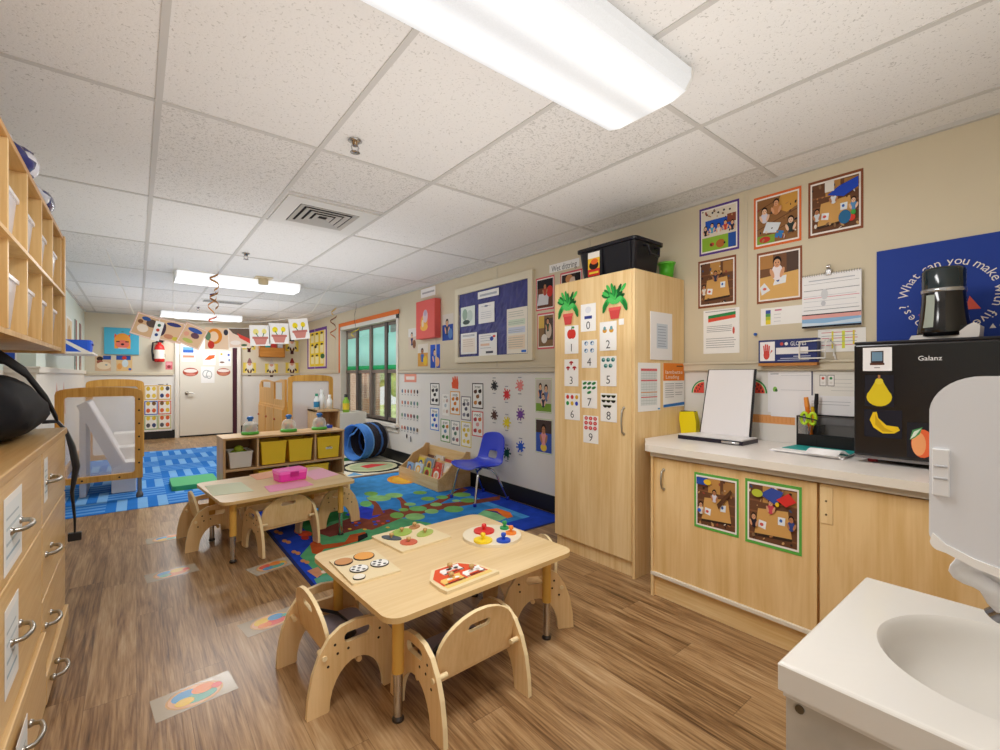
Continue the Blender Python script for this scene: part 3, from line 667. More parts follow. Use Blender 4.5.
for x, y, rx, ry, c, c2 in ((.3,.34,.2,.14,'#e8c068','#f4f2ee'),(.7,.36,.19,.14,'#f3f2ee','#c9c3bd'),(.48,.72,.2,.14,'#f1efec','#2a2627')):
    pts = [(x-rx,y-ry),(x-rx*.7,y-ry),(x-rx*.6,y-ry*.2),(x+rx*.4,y-ry*.2),(x+rx*.5,y-ry),(x+rx*.8,y-ry),(x+rx*.8,y+ry*.3),(x+rx,y+ry),(x+rx*.5,y+ry*1.1),(x+rx*.4,y+ry*.6),(x-rx*.8,y+ry*.7),(x-rx,y+ry*.3)]
    p = MB().prism([(u*w,v*h) for u, v in pts], .004, pm(c, .45), lambda u, v, q: Vector((u,v,.0118+q))); sheet(p, (0,0,.0155), (1,0,0), (0,1,0), w, h, [E(x-.04,y+.02,.05,.04,c2), E(x+.08,y,.04,.04,c2), R(x-rx,y-ry*1.05,x+rx*.8,y-ry*.85,'#1d1a1a')], None)
    q = p.build('puzzle_piece', o); knob(q, x*w, (y+.06)*h, .0155)
c = Vector(on(492,537)); o = thing('peg_puzzle', 'round cream peg board with five coloured discs on the near table', 'puzzle', c)
MB().cyl((0,0,0), (0,0,.014), .145, .145, pm('#eadfc6', .45), 40).build('board', o, bevel=.004)
for px, py, r, col, lb in ((484,531.5,.052,'#d9342f','red disc'),(483,541,.045,'#f2d227','yellow disc'),(503.5,541,.034,'#2450c4','blue disc'),(511,533.5,.027,'#f08a33','orange disc'),(504.5,528.5,.024,'#2f9a58','green disc')):
    q = onZ(px, py, .4295)-c
    p = MB().cyl((q.x,q.y,.014), (q.x,q.y,.022), r, r, pm(col, .35), 28).build('disc', o, bevel=.002); p['label'] = lb
    MB().lathe([(.008,0),(.007,.012),(.013,.02),(.011,.03),(0,.034)], pm(col, .35), (q.x,q.y,.022), 14).build('knob', p)
# ---------------- on the far table
def paper4(label, corners, col, T=T2, name='sheet_of_paper', grp='coloured paper placemats on the far low table'):
    pts = [Vector(on(*p, .4222)) for p in corners]; cx = sum(pts, Vector())/4
    m = MB(); m.prism([((p-cx).x, (p-cx).y) for p in pts], .0012, pm(col, .7), lambda u, v, q: Vector((u,v,q)))
    tag(m.build(name, loc=cx), label, 'paper', grp)
paper4('pale green sheet of paper on the left end of the far table', [(213,496),(254,491),(241,482),(205,486)], '#dfe5c8')
paper4('peach sheet of paper at the back of the far table', [(257,480),(281,476),(274,470.5),(249,475)], '#f2b494')
paper4('hot pink sheet of paper at the front edge of the far table', [(270,492.5),(314,485),(304,480),(264,486.5)], '#ef9dc0')
paper4('light pink sheet of paper on the right end of the far table', [(315,480),(339,474.5),(322,468),(301,472.5)], '#f2b8cf')
c = Vector(on(290,479,.4242)); o = thing('craft_box', 'pink see-through plastic box standing on the far table', 'box', c, math.radians(8))
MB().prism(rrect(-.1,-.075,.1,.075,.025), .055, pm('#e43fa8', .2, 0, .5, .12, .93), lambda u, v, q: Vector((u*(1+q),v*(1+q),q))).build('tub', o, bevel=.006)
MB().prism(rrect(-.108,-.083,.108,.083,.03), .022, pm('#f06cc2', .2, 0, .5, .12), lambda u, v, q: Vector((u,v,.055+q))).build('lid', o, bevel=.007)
MB().box((-.03,-.094,.035), (.03,-.08,.07), pm('#c4278b', .3)).build('latch', o, bevel=.003)

# ================================================================== LOW TOY SHELF
o = thing('toy_shelf', 'low birch shelf with cubbies of yellow bins behind the far table', 'shelf', (0,0,0))
o.location = (.63,4.92,.0078); o.rotation_euler = (0,0,math.radians(1.5)); SW, SD, SH = 1.14, .36, .62
def sp(name, lo, hi, mt=SHELFW): return MB().box(lo, hi, mt).build(name, o, bevel=.003)
SHX = wood('shelf_birch_long', '#dcb98a', '#c79c66', 'X')
sp('end_panel', (0,0,0), (.02,SD,SH-.02)); sp('end_panel', (SW-.02,0,0), (SW,SD,SH-.02)); sp('top', (-.004,-.005,SH-.02), (SW+.004,SD,SH), SHX)
sp('shelf_board', (.02,.005,.3), (SW-.02,SD-.01,.32), SHX); sp('bottom', (.02,.005,.03), (SW-.02,SD-.01,.05), SHX); sp('back_panel', (.02,SD-.012,.03), (SW-.02,SD,SH-.02), pm('#9c7a4c', .6))
for x, z0, z1 in ((.285,.32,.6), (.83,.32,.6), (.56,.05,.3)): sp('divider', (x,.008,z0), (x+.018,SD-.012,z1))
def bin_(label, x, z, w, h, col, name='storage_bin', d=.27, lab=False):
    M = o.matrix_basis if False else Matrix.Translation(o.location) @ Matrix.Rotation(math.radians(1.5), 4, 'Z')
    p = M @ Vector((x, .02, z+.0083)); b = thing(name, label, 'bin', p, math.radians(1.5), 'bins in the low toy shelf')
    t = .88; m = MB(); mt = pm(col, .35)
    def ring(s, z, ins=0): return [(-w/2*s+ins,(1-s)*.05+ins,z),(w/2*s-ins,(1-s)*.05+ins,z),(w/2*s-ins,d*s-ins,z),(-w/2*s+ins,d*s-ins,z)]
    vs = ring(t,0)+ring(1,h)+ring(1,h,.006)+ring(t,.006,.006)
    fs = [(3,2,1,0)]+[(i,(i+1) % 4,4+(i+1) % 4,4+i) for i in range(4)]+[(4+i,4+(i+1) % 4,8+(i+1) % 4,8+i) for i in range(4)]+[(8+i,8+(i+1) % 4,12+(i+1) % 4,12+i) for i in range(4)]+[(12,13,14,15)]
    m.add(vs, fs, mt); m.build('tub', b, bevel=.004)
    r = MB().prism(rrect(-w/2-.006,-.006,w/2+.006,d+.006,.012), .014, mt, lambda u, v, q: Vector((u,v,h-.012+q)), [rrect(-w/2+.006,.006,w/2-.006,d-.006,.01)]).build('rim', b, bevel=.003)
    if lab:
        mm = MB(); sheet(mm, (-.03,.004,h*.42), (1,0,0), (0,0,1), .07, .06, [E(.35,.45,.2,.18,'#3a3440'), E(.65,.55,.16,.2,'#a04a4a'), R(.1,.1,.9,.18,'#555')], '#f2efe8', .001); mm.build('picture_label', b)
    return b, p
bin_('yellow bin in the wide upper cubby, left of its pair', .44, .32, .235, .225, '#ffd634')
bin_('yellow bin in the wide upper cubby, right of its pair', .695, .32, .235, .225, '#ffd634')
bin_('yellow bin with a picture label in the upper right cubby', .98, .32, .24, .225, '#ffd634', lab=True)
bin_('yellow bin in the lower left half of the toy shelf', .42, .05, .23, .215, '#fbd032')
bin_('yellow bin in the lower right half of the toy shelf', .86, .05, .24, .215, '#fbd032')
b, p = bin_('white bin of green toys in the upper left cubby', .15, .32, .2, .15, '#ece6da')
for i in range(5):
    tag(MB().ball((0,0,0), (.043,.04,.035), pm(['#9cc22f','#7fae24','#b6d13c','#8ab52a','#a9682f'][i], .6), 12).build('soft_toy', loc=(p.x+(-.036,.04,.0,-.03,.035)[i], p.y+.07+(.0,.02,.06,.1,.1)[i], 0.0078+.32+(.125,.125,.17,.125,.13)[i])), ['lime green toy at the left of the white bin','dark green toy at the right of the white bin','yellow-green toy at the middle of the white bin','green toy at the back of the white bin','brown toy tucked behind the green ones in the white bin'][i], 'toy', 'toys in the white bin')
for i, (x, c, lb) in enumerate(((.1,'#3d6fb0','blue book lying in the lower left cubby'), (.24,'#b5713f','brown book lying in the lower left cubby'))):
    q = Matrix.Translation(o.location) @ Matrix.Rotation(math.radians(1.5), 4, 'Z') @ Vector((x,.05,.0515))
    t = thing('picture_book', lb, 'book', q, .1); MB().box((-.04,0,0), (.07,.2,.003), pm(c, .5)).box((-.04,0,.022), (.07,.2,.025), pm(c, .5)).build('cover', t); MB().box((-.035,.004,.003), (.068,.196,.022), pm(PAPER, .8)).build('pages', t)
def popper(px, label, c1):
    q = onZ(px, 436-(px-252)*.075, SH); t = thing('popper_toy', label, 'toy', (q.x, q.y+.09, SH+.0083), 0, 'domed popper toys on the low shelf')
    MB().lathe([(.0,0),(.078,0),(.082,.012),(.075,.028),(.06,.03),(0,.03)], pm('#57b53f', .35), n=24).build('base', t)
    MB().lathe([(.07,.03),(.07,.075),(.06,.108),(.038,.128),(.022,.133)], pm('#ffffff', .1, 0, .5, .08, .3), n=24).build('dome', t)
    MB().lathe([(.022,.13),(.02,.145),(.03,.152),(.032,.165),(.02,.178),(0,.18)], pm('#2f78c8', .3), n=20).build('plunger', t)
    for i in range(5): MB().ball((.035*math.cos(i*1.3),.035*math.sin(i*1.3),.045+.014*(i % 3)), .017, pm(['#e0462f','#f1b733','#3d8f54','#c96a2e','#46372d'][(i+c1) % 5], .4), 10).build('ball', t)
popper(252, 'domed popper toy at the left end of the low shelf', 0); popper(291, 'domed popper toy at the middle of the low shelf', 1); popper(322, 'domed popper toy at the right end of the low shelf', 2)
# ================================================================== BY THE RIGHT WALL
o = thing('book_bin', 'low wooden book bin against the right wall beside the blue chair', 'bin', (0,0,0))
side = [(2.44,0),(2.85,0),(2.85,.37),(2.8,.38),(2.76,.33),(2.62,.27),(2.56,.2),(2.46,.13),(2.44,.13)]
bw = wood('bin_birch', '#dcb987', '#c2965c', 'Y', .8)
for y in (4.1, 4.985): MB().prism(side, .015, bw if y < 4.5 else SHELFW, lambda u, v, q: Vector((u, y+q, v+.0075)), ()).build('side_panel', o, bevel=.003)
MB().box((2.44,4.115,.0075), (2.455,4.985,.14), MAPLE_Y).build('front_panel', o, bevel=.003)
MB().box((2.835,4.115,.0075), (2.85,4.985,.36), MAPLE_Y).build('back_panel', o)
MB().box((2.455,4.115,.02), (2.835,4.985,.035), MAPLE_Y).build('bottom', o)
for x, z in ((2.58,.17), (2.7,.25)): MB().box((x,4.115,.035), (x+.012,4.985,z), MAPLE_Y).build('divider', o)
bk = [('#8fb7dd','pale blue picture book at the far end, front row'),('#c9d9e8','whitish blue picture book in the front row'),('#b6cf5a','yellow-green picture book in the front row'),('#d9463a','red picture book at the near end, front row'),
      ('#e9cf3f','yellow ring-shaped board book in the middle row'),('#7f93a8','grey-blue picture book in the middle row'),('#d65b45','red board book with a face window, middle row'),('#e2ddd2','cream picture book at the near end, middle row'),
      ('#6d4a3c','brown picture book at the far end, back row'),('#d8d3c9','greyish picture book with red dots, back row'),('#c24c42','dark red picture book in the back row'),('#7fb5c9','teal picture book at the near end, back row')]
rot = [0,1,2]
for i, (col, lb) in enumerate(bk):
    r, k = divmod(i, 4); x = (2.475, 2.61, 2.73)[r]; y = 4.84-.2*k; hgt = (.16,.2,.22)[r]+.02*(k % 2); z = .043
    b = thing('picture_book', lb+' of the book bin', 'book', (x,y,z), 0, 'picture books in the book bin'); b.rotation_euler = (0, math.radians(14), math.radians((k % 2)*6-3))
    wd = .155
    MB().box((0,-wd/2,0), (.004,wd/2,hgt), pm(col, .4)).box((.018,-wd/2,0), (.022,wd/2,hgt), pm(col, .4)).box((0,wd/2-.004,0), (.022,wd/2,hgt), pm(col, .4)).build('cover', b)
    MB().box((.004,-wd/2+.004,.003), (.018,wd/2-.006,hgt-.004), pm(PAPER, .8)).build('pages', b)
    m = MB(); alt = ['#f3efe6','#3a5fa8','#e9b44a','#c84a3e'][(i+1) % 4]
    sheet(m, (-.0003,wd/2,0), UR, UZ, wd, hgt, [E(.5,.62,.33,.25,alt), E(.5,.6,.2,.16,['#e7b48c','#f4e4c0','#6b4a3a'][i % 3]), R(.15,.08,.85,.2,['#ffffff','#2b2b33'][i % 2]), E(.3,.35,.1,.08,'#4b7fc0'), E(.72,.36,.1,.08,'#d0503c')], None, 0); m.build('cover_picture', b)
# blue shell chair
o = thing('school_chair', 'blue plastic shell chair on chrome legs by the right wall', 'chair', (2.63,3.64,.0065), math.radians(90))   # faces +y locally = -x in the room
BLU = pm('#2f46d8', .3, 0, .5); W2 = .215
prof = [(.2,.315),(.19,.335),(.1,.335),(.0,.32),(-.08,.318),(-.13,.335),(-.165,.385),(-.185,.45),(-.2,.53),(-.212,.6),(-.217,.64)]
wid = [.195,.21,.215,.215,.215,.212,.205,.198,.19,.175,.135]
nu, nv = 12, len(prof); vs = []
for j, (y, z) in enumerate(prof):
    for i in range(nu+1):
        s_ = -1+2*i/nu; lift = .03*abs(s_)**3; back = j >= 6
        vs.append((wid[j]*s_, y+(.03*abs(s_)**2.5 if back else 0), z+(lift if not back else 0)+(.0 if j < nv-1 else -.02*abs(s_)**2)))
fs = []
for j in range(nv-1):
    for i in range(nu):
        if j == 6 and 4 <= i <= 7: continue
        fs.append((j*(nu+1)+i, j*(nu+1)+i+1, (j+1)*(nu+1)+i+1, (j+1)*(nu+1)+i))
MB().add(vs, fs, BLU, True).build('shell', o, solid=.009, sub=2)
for s_ in (-1, 1):
    for y0, y1, zt in ((.12,.19,.32), (-.05,-.2,.312)):
        lg = MB().tube([(s_*.12,y0*.5,zt-.0),(s_*.15,y0,zt-.012),(s_*.17,y0+(y1-y0)*.25,zt-.06),(s_*.2,y1,.012)], .011, CHROME, 10).build('leg', o)
        MB().lathe([(0,0),(.016,0),(.015,.028),(.011,.03)], pm('#2338b8', .4), (s_*.2,y1,0), 12).build('foot_cap', lg)
MB().tube([(-.12,.06,.317),(.12,.06,.317)], .009, CHROME).tube([(-.12,-.02,.31),(.12,-.02,.31)], .009, CHROME).build('under_frame', o)
# play tunnel
ax = Vector((.93,.36,0)).normalized(); pr = ax.cross(Vector((0,0,1))); tc = Vector((2.54,6.36,.30))
o = thing('play_tunnel', 'folded blue and black pop-up play tunnel on the floor under the window', 'tunnel', (tc.x,tc.y,.01))
def tpt(s_, a, r): return ax*s_+pr*(r*math.cos(a))+Vector((0,0,r*math.sin(a)+.262))
NS, NA = 16, 40
def tun(s0, s1, m, r0=.238, amp=.014):
    vs = []
    for j in range(NS+1):
        s_ = s0+(s1-s0)*j/NS
        for i in range(NA): vs.append(tpt(s_, 2*PI*i/NA, r0+amp*math.sin(j*PI/2)+.006*math.sin(i*2.3+j)))
    return MB().add(vs, [(j*NA+i,j*NA+(i+1) % NA,(j+1)*NA+(i+1) % NA,(j+1)*NA+i) for j in range(NS) for i in range(NA)], m, True)
tun(-.17,-.02, pm('#4b8fe0', .5)).build('blue_panel', o, solid=.003); tun(-.02,.13, pm('#2a2430', .55)).build('dark_panel', o, solid=.003); tun(.13,.16, pm('#4f7fc9', .5)).build('blue_panel', o, solid=.003); tun(.16,.24, pm('#241f2a', .55)).build('dark_panel', o, solid=.003)
for s_, c in ((-.17,'#3f7fd8'), (-.02,'#78b2ee'), (.24,'#2a2730')): MB().tube([tpt(s_, 2*PI*i/40, .243) for i in range(41)], .012, pm(c, .45), 8).build('hoop', o)
MB().tube([tpt(-.165, 1.2, .22), tpt(-.12, 1.9, .13), tpt(-.1, 2.6, .17), tpt(-.12, 3.6, .19)], .03, pm('#5fa0ea', .5), 8, .3).build('inner_flap', o)
# tall cabinet
TX, TY0, TY1, TZ = 2.32, 1.632, 2.292, 1.858
o = thing('tall_cabinet', 'tall maple storage cabinet with number cards beside the counter', 'cabinet', (0,0,0))
MB().box((TX+.024,TY0,.0), (XR-.012,TY1,TZ), MAPLE, None).build('carcass', o, bevel=.002)
MB().box((TX+.05,TY0+.03,0), (TX+.06,TY1-.002,.1), MAPLE_Y).build('toe_kick', o)
dr = MB().box((TX,TY0+.02,.1), (TX+.022,TY1,TZ), MAPLE).build('door', o, bevel=.002)
MB().box((TX+.004,TY0,.0), (TX+.024,TY0+.018,TZ), MAPLE).build('edge_strip', o, bevel=.002)
def bow(p0, p1, outv, r=.005, d=.028):
    p0, p1, outv = Vector(p0), Vector(p1), Vector(outv)
    pts = [p0]+[p0+(p1-p0)*(.08+.84*i/8)+outv*d*(.7+.3*math.sin(PI*i/8)) for i in range(9)]+[p1]
    return MB().tube(pts, r, NICKEL, 8).ball(p0, r*1.8, NICKEL, 8).ball(p1, r*1.8, NICKEL, 8)
a, b = onX(624,408,TX), onX(624,434,TX); bow((TX,a.y,a.z), (TX,a.y,b.z), (-1,0,0)).build('door_handle', dr)
# black tote and green cup on the cabinet
o = thing('storage_tote', 'black plastic tote with a bright label on top of the tall cabinet', 'tote', (2.53,1.9,TZ))
def taper(mb, w, d, h, k, m, z0=0, wall=.006):
    r0 = rrect(-w/2*k,-d/2*k,w/2*k,d/2*k,.03*k,3); r1 = rrect(-w/2,-d/2,w/2,d/2,.03,3); n = len(r0); r2 = [(x*(1-2*wall/w), y*(1-2*wall/d)) for x, y in r1]; r3 = [(x*(1-2*wall/w), y*(1-2*wall/d)) for x, y in r0]
    vs = [(x,y,z0) for x, y in r0]+[(x,y,z0+h) for x, y in r1]+[(x,y,z0+h) for x, y in r2]+[(x,y,z0+wall) for x, y in r3]
    fs = [tuple(range(n-1,-1,-1))]+[(a*n+i,a*n+(i+1) % n,(a+1)*n+(i+1) % n,(a+1)*n+i) for a in range(3) for i in range(n)]+[tuple(range(3*n,4*n))]
    return mb.add(vs, fs, m)
TB = pm('#16151d', .35)
taper(MB(), .3, .46, .215, .88, TB).build('tub', o, bevel=.003)
MB().prism(rrect(-.162,-.242,.162,.242,.035,4), .02, TB, lambda u, v, q: Vector((u,v,.195+q)), [rrect(-.145,-.225,.145,.225,.03,4)]).build('rim', o, bevel=.003)
for s_ in (-1, 1): MB().tube([(-.06,s_*.232,.17),(-.06,s_*.262,.165),(-.045,s_*.268,.11),(.045,s_*.268,.11),(.06,s_*.262,.165),(.06,s_*.232,.17)], .009, TB).build('handle', o)
for y in (-.2, .02): MB().box((-.152,y,.0), (-.146,y+.02,.19), TB).build('rib', o)
m = MB(); sheet(m, (-.149,.14,.02), UR, UZ, .1, .16, [R(0,.75,1,1,'#f3eee6'), R(0,0,1,.3,'#d6392e'), E(.5,.45,.4,.18,'#2a1c1a'), E(.55,.6,.3,.12,'#e8682f'), R(.1,.1,.9,.18,'#f4d53f')], '#efc13a', .001); m.build('picture_label', o)
o = thing('plastic_cup', 'lime green plastic cup on the tall cabinet', 'cup', (2.8,1.715,TZ))
GC = pm('#55b82c', .35); MB().lathe([(0,0),(.04,0),(.054,.115),(.05,.115),(.037,.004),(0,.004)], GC, n=28).build('body', o); MB().lathe([(.052,.105),(.058,.107),(.058,.118),(.052,.118)], pm('#7ed455', .35), n=28).build('rim', o)

# ================================================================== COUNTER RUN
CX0, CY1, CZ = 2.2, 1.495, .835
MAPLE_BIG = wood('maple_figured', '#eecd97', '#dcb475', 'Z', 1.0, .35, .2)
def base_cab(label, y0, y1, doors):
    o = thing('base_cabinet', label, 'cabinet', (0,0,0), 0, 'maple base cabinets under the white counter')
    MB().box((2.27,y0,.0), (XR-.013,y1,CZ-.0355), MAPLE).build('carcass', o)
    MB().box((2.315-.06,y0,.0), (2.27,y1-.0,.115), MAPLE_Y).build('toe_kick', o)
    for a_, b_, big in doors:
        d = MB().box((2.243,a_,.135), (2.268,b_,CZ-.07), MAPLE_BIG).build('door', o, bevel=.002)
        if big: bow((2.243,b_-.06,CZ-.13), (2.243,b_-.06,CZ-.235), (-1,0,0)).build('door_handle', d)
    return o
ya = onX(818,520,2.243).y
o = base_cab('maple base cabinet with two taped photos on its door', ya+.002, CY1-.03, [(ya+.004, CY1-.045, True)])
MB().box((2.232,ya+.002,.115), (2.27,CY1-.03,.135), pm('#e4dccb', .4)).build('edge_rail', o, bevel=.003)
MB().box((2.235,CY1-.045,0), (2.27,CY1-.03,CZ-.064), MAPLE).build('end_stile', o)
o = base_cab('maple base cabinet behind the sink with a wood service plate', -.14, ya-.002, [(-.13, ya-.006, False)])
MB().box((2.232,-.14,.115), (2.27,ya-.002,.135), pm('#e4dccb', .4)).build('edge_rail', o, bevel=.003)
a, b = onX(820,486,2.243), onX(833,525,2.243)
pl = MB().box((2.239,b.y,b.z), (2.2428,a.y,a.z), MAPLE).build('service_plate', o, bevel=.001)
s_ = MB()
for z in (.25,.62): s_.cyl((2.2375,(a.y+b.y)/2,b.z+(a.z-b.z)*z), (2.2391,(a.y+b.y)/2,b.z+(a.z-b.z)*z), .004, .004, pm('#6b5a3e', .4, .6), 10)
s_.build('screw', pl)
o = thing('countertop', 'white laminate counter along the right wall', 'counter', (0,0,0))
MB().prism([(u,v) for u, v in [(CX0,-.14),(XR-.004,-.14),(XR-.004,1.628),(2.42,1.628),(2.30,1.54),(2.24,1.503),(2.21,1.485),(CX0,1.46)]], .035, pm('#ece7e2', .3, 0, .45, 0, 1, 0, .03), lambda u, v, q: Vector((u,v,CZ-.035+q)), (), pm('#e6dfd3', .35)).build('slab', o, bevel=.004)
MB().box((2.225,-.14,CZ-.062), (2.266,CY1-.032,CZ-.0352), pm('#cfc6b6', .5)).build('under_strip', o)
# splash-back cover paper and things on the counter
o = thing('book_stand', 'white upright stand with black sides and a flat tray on the counter', 'stand', (0,0,0))
y1_, y0_ = onX(704,400,2.78).y, onX(755,400,2.8).y
lean = lambda u, v, q: Vector((2.745+.07*v/.385-q, u, CZ+.031+v))
MB().prism([(y0_+.005,0),(y1_-.005,0),(y1_-.025,.385),(y0_+.005,.385)], .006, pm('#e9e7ea', .3), lambda u, v, q: lean(u, v, q+.012)).build('back_panel', o)
MB().prism([(y0_-.004,0),(y1_+.004,0),(y1_-.016,.388),(y0_-.004,.388)], .012, BLACKP, lambda u, v, q: lean(u, v, q)).build('black_surround', o)
t0 = onZ(676,431,CZ+.035); t1 = onZ(758,439,CZ+.035)
tr = [(t0.x,t0.y),(2.735,t0.y-.02),(2.735,y0_-.02),(t1.x+.03,t1.y),(t1.x+.01,t1.y+.01)]
tr = [(2.57,1.5),(2.77,1.45),(2.77,y0_-.03),(2.57,y0_-.03)]
MB().prism(tr, .022, BLACKP, lambda u, v, q: Vector((u,v,CZ+.0005+q)), (), pm('#221d2c', .35)).build('tray', o, bevel=.005)
MB().prism([(x+(.01 if x < 2.6 else -.01), y) for x, y in tr], .008, pm('#eceaea', .35), lambda u, v, q: Vector((u,v*.985+.018,CZ+.0225+q))).build('tray_top', o, bevel=.002)
MB().tube([(2.57,y0_+.08,CZ+.012),(2.558,y0_+.07,CZ+.012),(2.558,y0_+.0,CZ+.012),(2.57,y0_-.01,CZ+.012)], .007, CHROME).build('clasp', o)
m = MB(); vs = []
yl, yr = onX(680,420,2.8).y, onX(697,420,2.8).y
o = thing('cleaning_cloth_pack', 'bright yellow soft pack standing behind the white stand', 'pack', (2.8,(yl+yr)/2,CZ+.0005))
MB().prism([(-.055,0),(.05,0),(.058,.1),(.05,.145),(-.048,.152),(-.058,.08)], .045, pm('#f2dd17', .45), lambda u, v, q: Vector((q-.02*(v/.15),u,v))).build('pouch', o, bevel=.012, seg=3)
MB().box((-.018,-.045,.146), (.018,.045,.152), pm('#3a3a24', .6)).build('flap', o, bevel=.002)
# mesh desk organizer
oy1, oy0 = onX(794,430,2.70).y, .655
o = thing('desk_organizer', 'black wire mesh desk organizer beside the fridge', 'organizer', (0,0,0))
zo = CZ+.0005; MESHM = pm('#3a3a3e', .5, .3, .4, 0, .35)
MB().box((2.745,oy0,zo), (2.872,oy1,zo+.012), BLACKP).build('base', o)
MB().box((2.745,oy0,zo), (2.748,oy1,zo+.075), BLACKP).build('front_panel', o)
MB().box((2.869,oy0,zo), (2.872,oy1,zo+.165), MESHM).build('mesh_back', o); MB().box((2.745,oy1-.003,zo), (2.872,oy1,zo+.165), MESHM).build('mesh_end', o); MB().box((2.745,oy1-.09,zo), (2.872,oy1-.087,zo+.12), MESHM).build('mesh_divider', o)
MB().tube([(2.745,oy1,zo),(2.745,oy1,zo+.168),(2.872,oy1,zo+.168),(2.872,oy0,zo+.168)], .004, BLACKP).tube([(2.745,oy1,zo+.168),(2.745,oy1-.09,zo+.15),(2.745,oy1-.09,zo+.075),(2.745,oy0,zo+.075)], .004, BLACKP).build('wire_rim', o)
def stick(name, label, cat, x, y, tip, r, col, capc=None):
    t = thing(name, label, cat, (x,y,zo+(.024 if tip[2] < .05 else .015)), 0, 'writing tools in the mesh organizer'); tip = Vector(tip)
    MB().cyl((0,0,0), tip*.8, r, r, pm(col, .4), 10).build('barrel', t); MB().cyl(tip*.8, tip, r*1.15, r*.95, pm(capc or col, .4), 10).build('cap', t)
stick('marker_pen', 'thick orange marker leaning out of the organizer', 'pen', 2.835, oy1-.04, (-.025,.02,.25), .011, '#f08325', '#f29a45')
stick('marker_pen', 'yellow pencil leaning beside the orange marker', 'pen', 2.85, oy1-.055, (-.02,.012,.2), .008, '#f0c21f')
stick('marker_pen', 'black pointed pen standing behind the scissors', 'pen', 2.84, oy1-.05, (0,-.01,.27), .009, '#1d1b20')
stick('marker_pen', 'red crayon lying in the organizer tray', 'pen', 2.79, .79, (.01,-.1,.02), .009, '#d8442c'); stick('marker_pen', 'blue crayon lying in the organizer tray', 'pen', 2.78, .815, (.03,-.03,.03), .008, '#3b56b8')
t = thing('scissors', 'lime-handled scissors standing in the mesh organizer', 'scissors', (2.772,oy1-.045,zo+.016))
for s_ in (-1, 1):
    MB().tube([(0,-s_*.004,.0),(0,s_*.006,.1)], .006, pm('#9a9aa2', .25, .9), 6, .3).build('blade', t)
    MB().tube([(-.005,s_*(.019+.015*math.cos(a)),.14+.03*math.sin(a)) for a in [2*PI*i/18 for i in range(19)]], .0075, pm('#bfe02b', .35), 8).build('handle_loop', t)
# stacked papers with teal sheet
o = thing('paper_stack', 'stack of papers topped by a teal sheet beside the fridge', 'papers', (0,0,0))
def flat(name, pts, z, th, col):
    return MB().prism(pts, th, pm(col, .6), lambda u, v, q: Vector((u,v,z+q))).build(name, o)
flat('bottom_sheets', [(2.5,.65),(2.735,.67),(2.735,.95),(2.53,.97)], CZ+.0006, .006, '#eceaf0')
flat('middle_sheets', [(2.49,.66),(2.72,.65),(2.735,.93),(2.51,.95)], CZ+.0067, .007, '#f4f2f2')
flat('teal_sheet', [(2.55,.65),(2.73,.65),(2.735,.92),(2.58,.93)], CZ+.0139, .002, '#1ba3a0')
m = MB(); vs = []
for i in range(13):
    t_ = i/12
    for y_ in (.67, .8): vs.append((2.47+.1*t_, y_-.03*t_, CZ+.017+.022*math.sin(PI*t_)**2))
m.add(vs, [(2*i,2*i+1,2*i+3,2*i+2) for i in range(12)], pm('#f6f5f7', .6), True).build('curled_sheet', o, solid=.0012)
# fridge
FX, FY1, FZ0, FZ1 = 2.5, .612, .855, 1.366
o = thing('mini_fridge', 'black mini fridge with fruit pictures on the counter', 'fridge', (0,0,0))
FB = pm('#121116', .22, 0, .5); MB().box((FX+.045,.17,FZ0+.01), (XR-.02,FY1-.004,FZ1-.006), FB).build('cabinet', o, bevel=.006)
dr = MB().box((FX,.165,FZ0+.012), (FX+.042,FY1,FZ1-.012), FB).build('door', o, bevel=.008, seg=3)
MB().box((FX+.004,.165,FZ1-.012), (XR-.02,FY1,FZ1), pm('#1c1b21', .3)).build('top_panel', o, bevel=.004)
MB().box((FX+.01,.17,FZ0), (FX+.03,FY1,FZ0+.011), pm('#8a8a90', .3, .8)).build('bottom_trim', o)
for y in (.2, FY1-.05): MB().cyl((FX+.08,y,CZ), (FX+.08,y,FZ0+.01), .018, .018, pm('#c03a44', .5), 12).build('foot', o)
MB().box((FX+.3,.2,CZ), (FX+.33,FY1-.04,FZ0+.01), BLACKP).build('foot', o)
a = onX(930,358,FX); b0, b1 = onX(918,358,FX), onX(942,358,FX)
m = MB(); sheet(m, (FX-.0006,b0.y,a.z-.02), UR, UZ, b0.y-b1.y, .04, [T('Galanz', .5, .5, .027, '#f3f3f5', 0, 1.)], None, 0); m.build('brand_lettering', dr)
# grinder on the fridge
gc = onX(941,337,2.62); o = thing('bottle_warmer', 'glossy black upright appliance with smoky lid and pale base on the fridge', 'appliance', (2.64,gc.y-.005,FZ1+.0005))
GB = pm('#0c0b0e', .1, 0, .6)
prof2 = [(-.1,0),(.105,0),(.11,.012),(.112,.05),(.095,.062),(.078,.052),(.055,.03),(.02,.024),(-.09,.02)]
MB().prism(prof2, .13, pm('#d6d3d0', .35), lambda u, v, q: Vector((q-.065, -u, v))).build('base_tray', o, bevel=.006, seg=3)
MB().lathe([(0,.012),(.085,.014),(.084,.04),(.076,.09),(.07,.15),(.068,.2),(.066,.205)], GB, n=36).build('body', o)
MB().lathe([(.07,.196),(.072,.2),(.072,.21),(.069,.212)], pm('#b9bcc0', .2, .9), n=36).build('metal_ring', o)
MB().lathe([(.068,.21),(.069,.285),(.062,.298),(0,.3)], pm('#1d2a30', .12, 0, .6), n=36).build('lid', o)
m = MB()
for a_, z in ((PI-.12,.05),(PI-.12,.185),(PI+.32-.5-.0,.185)): pass
vs = []
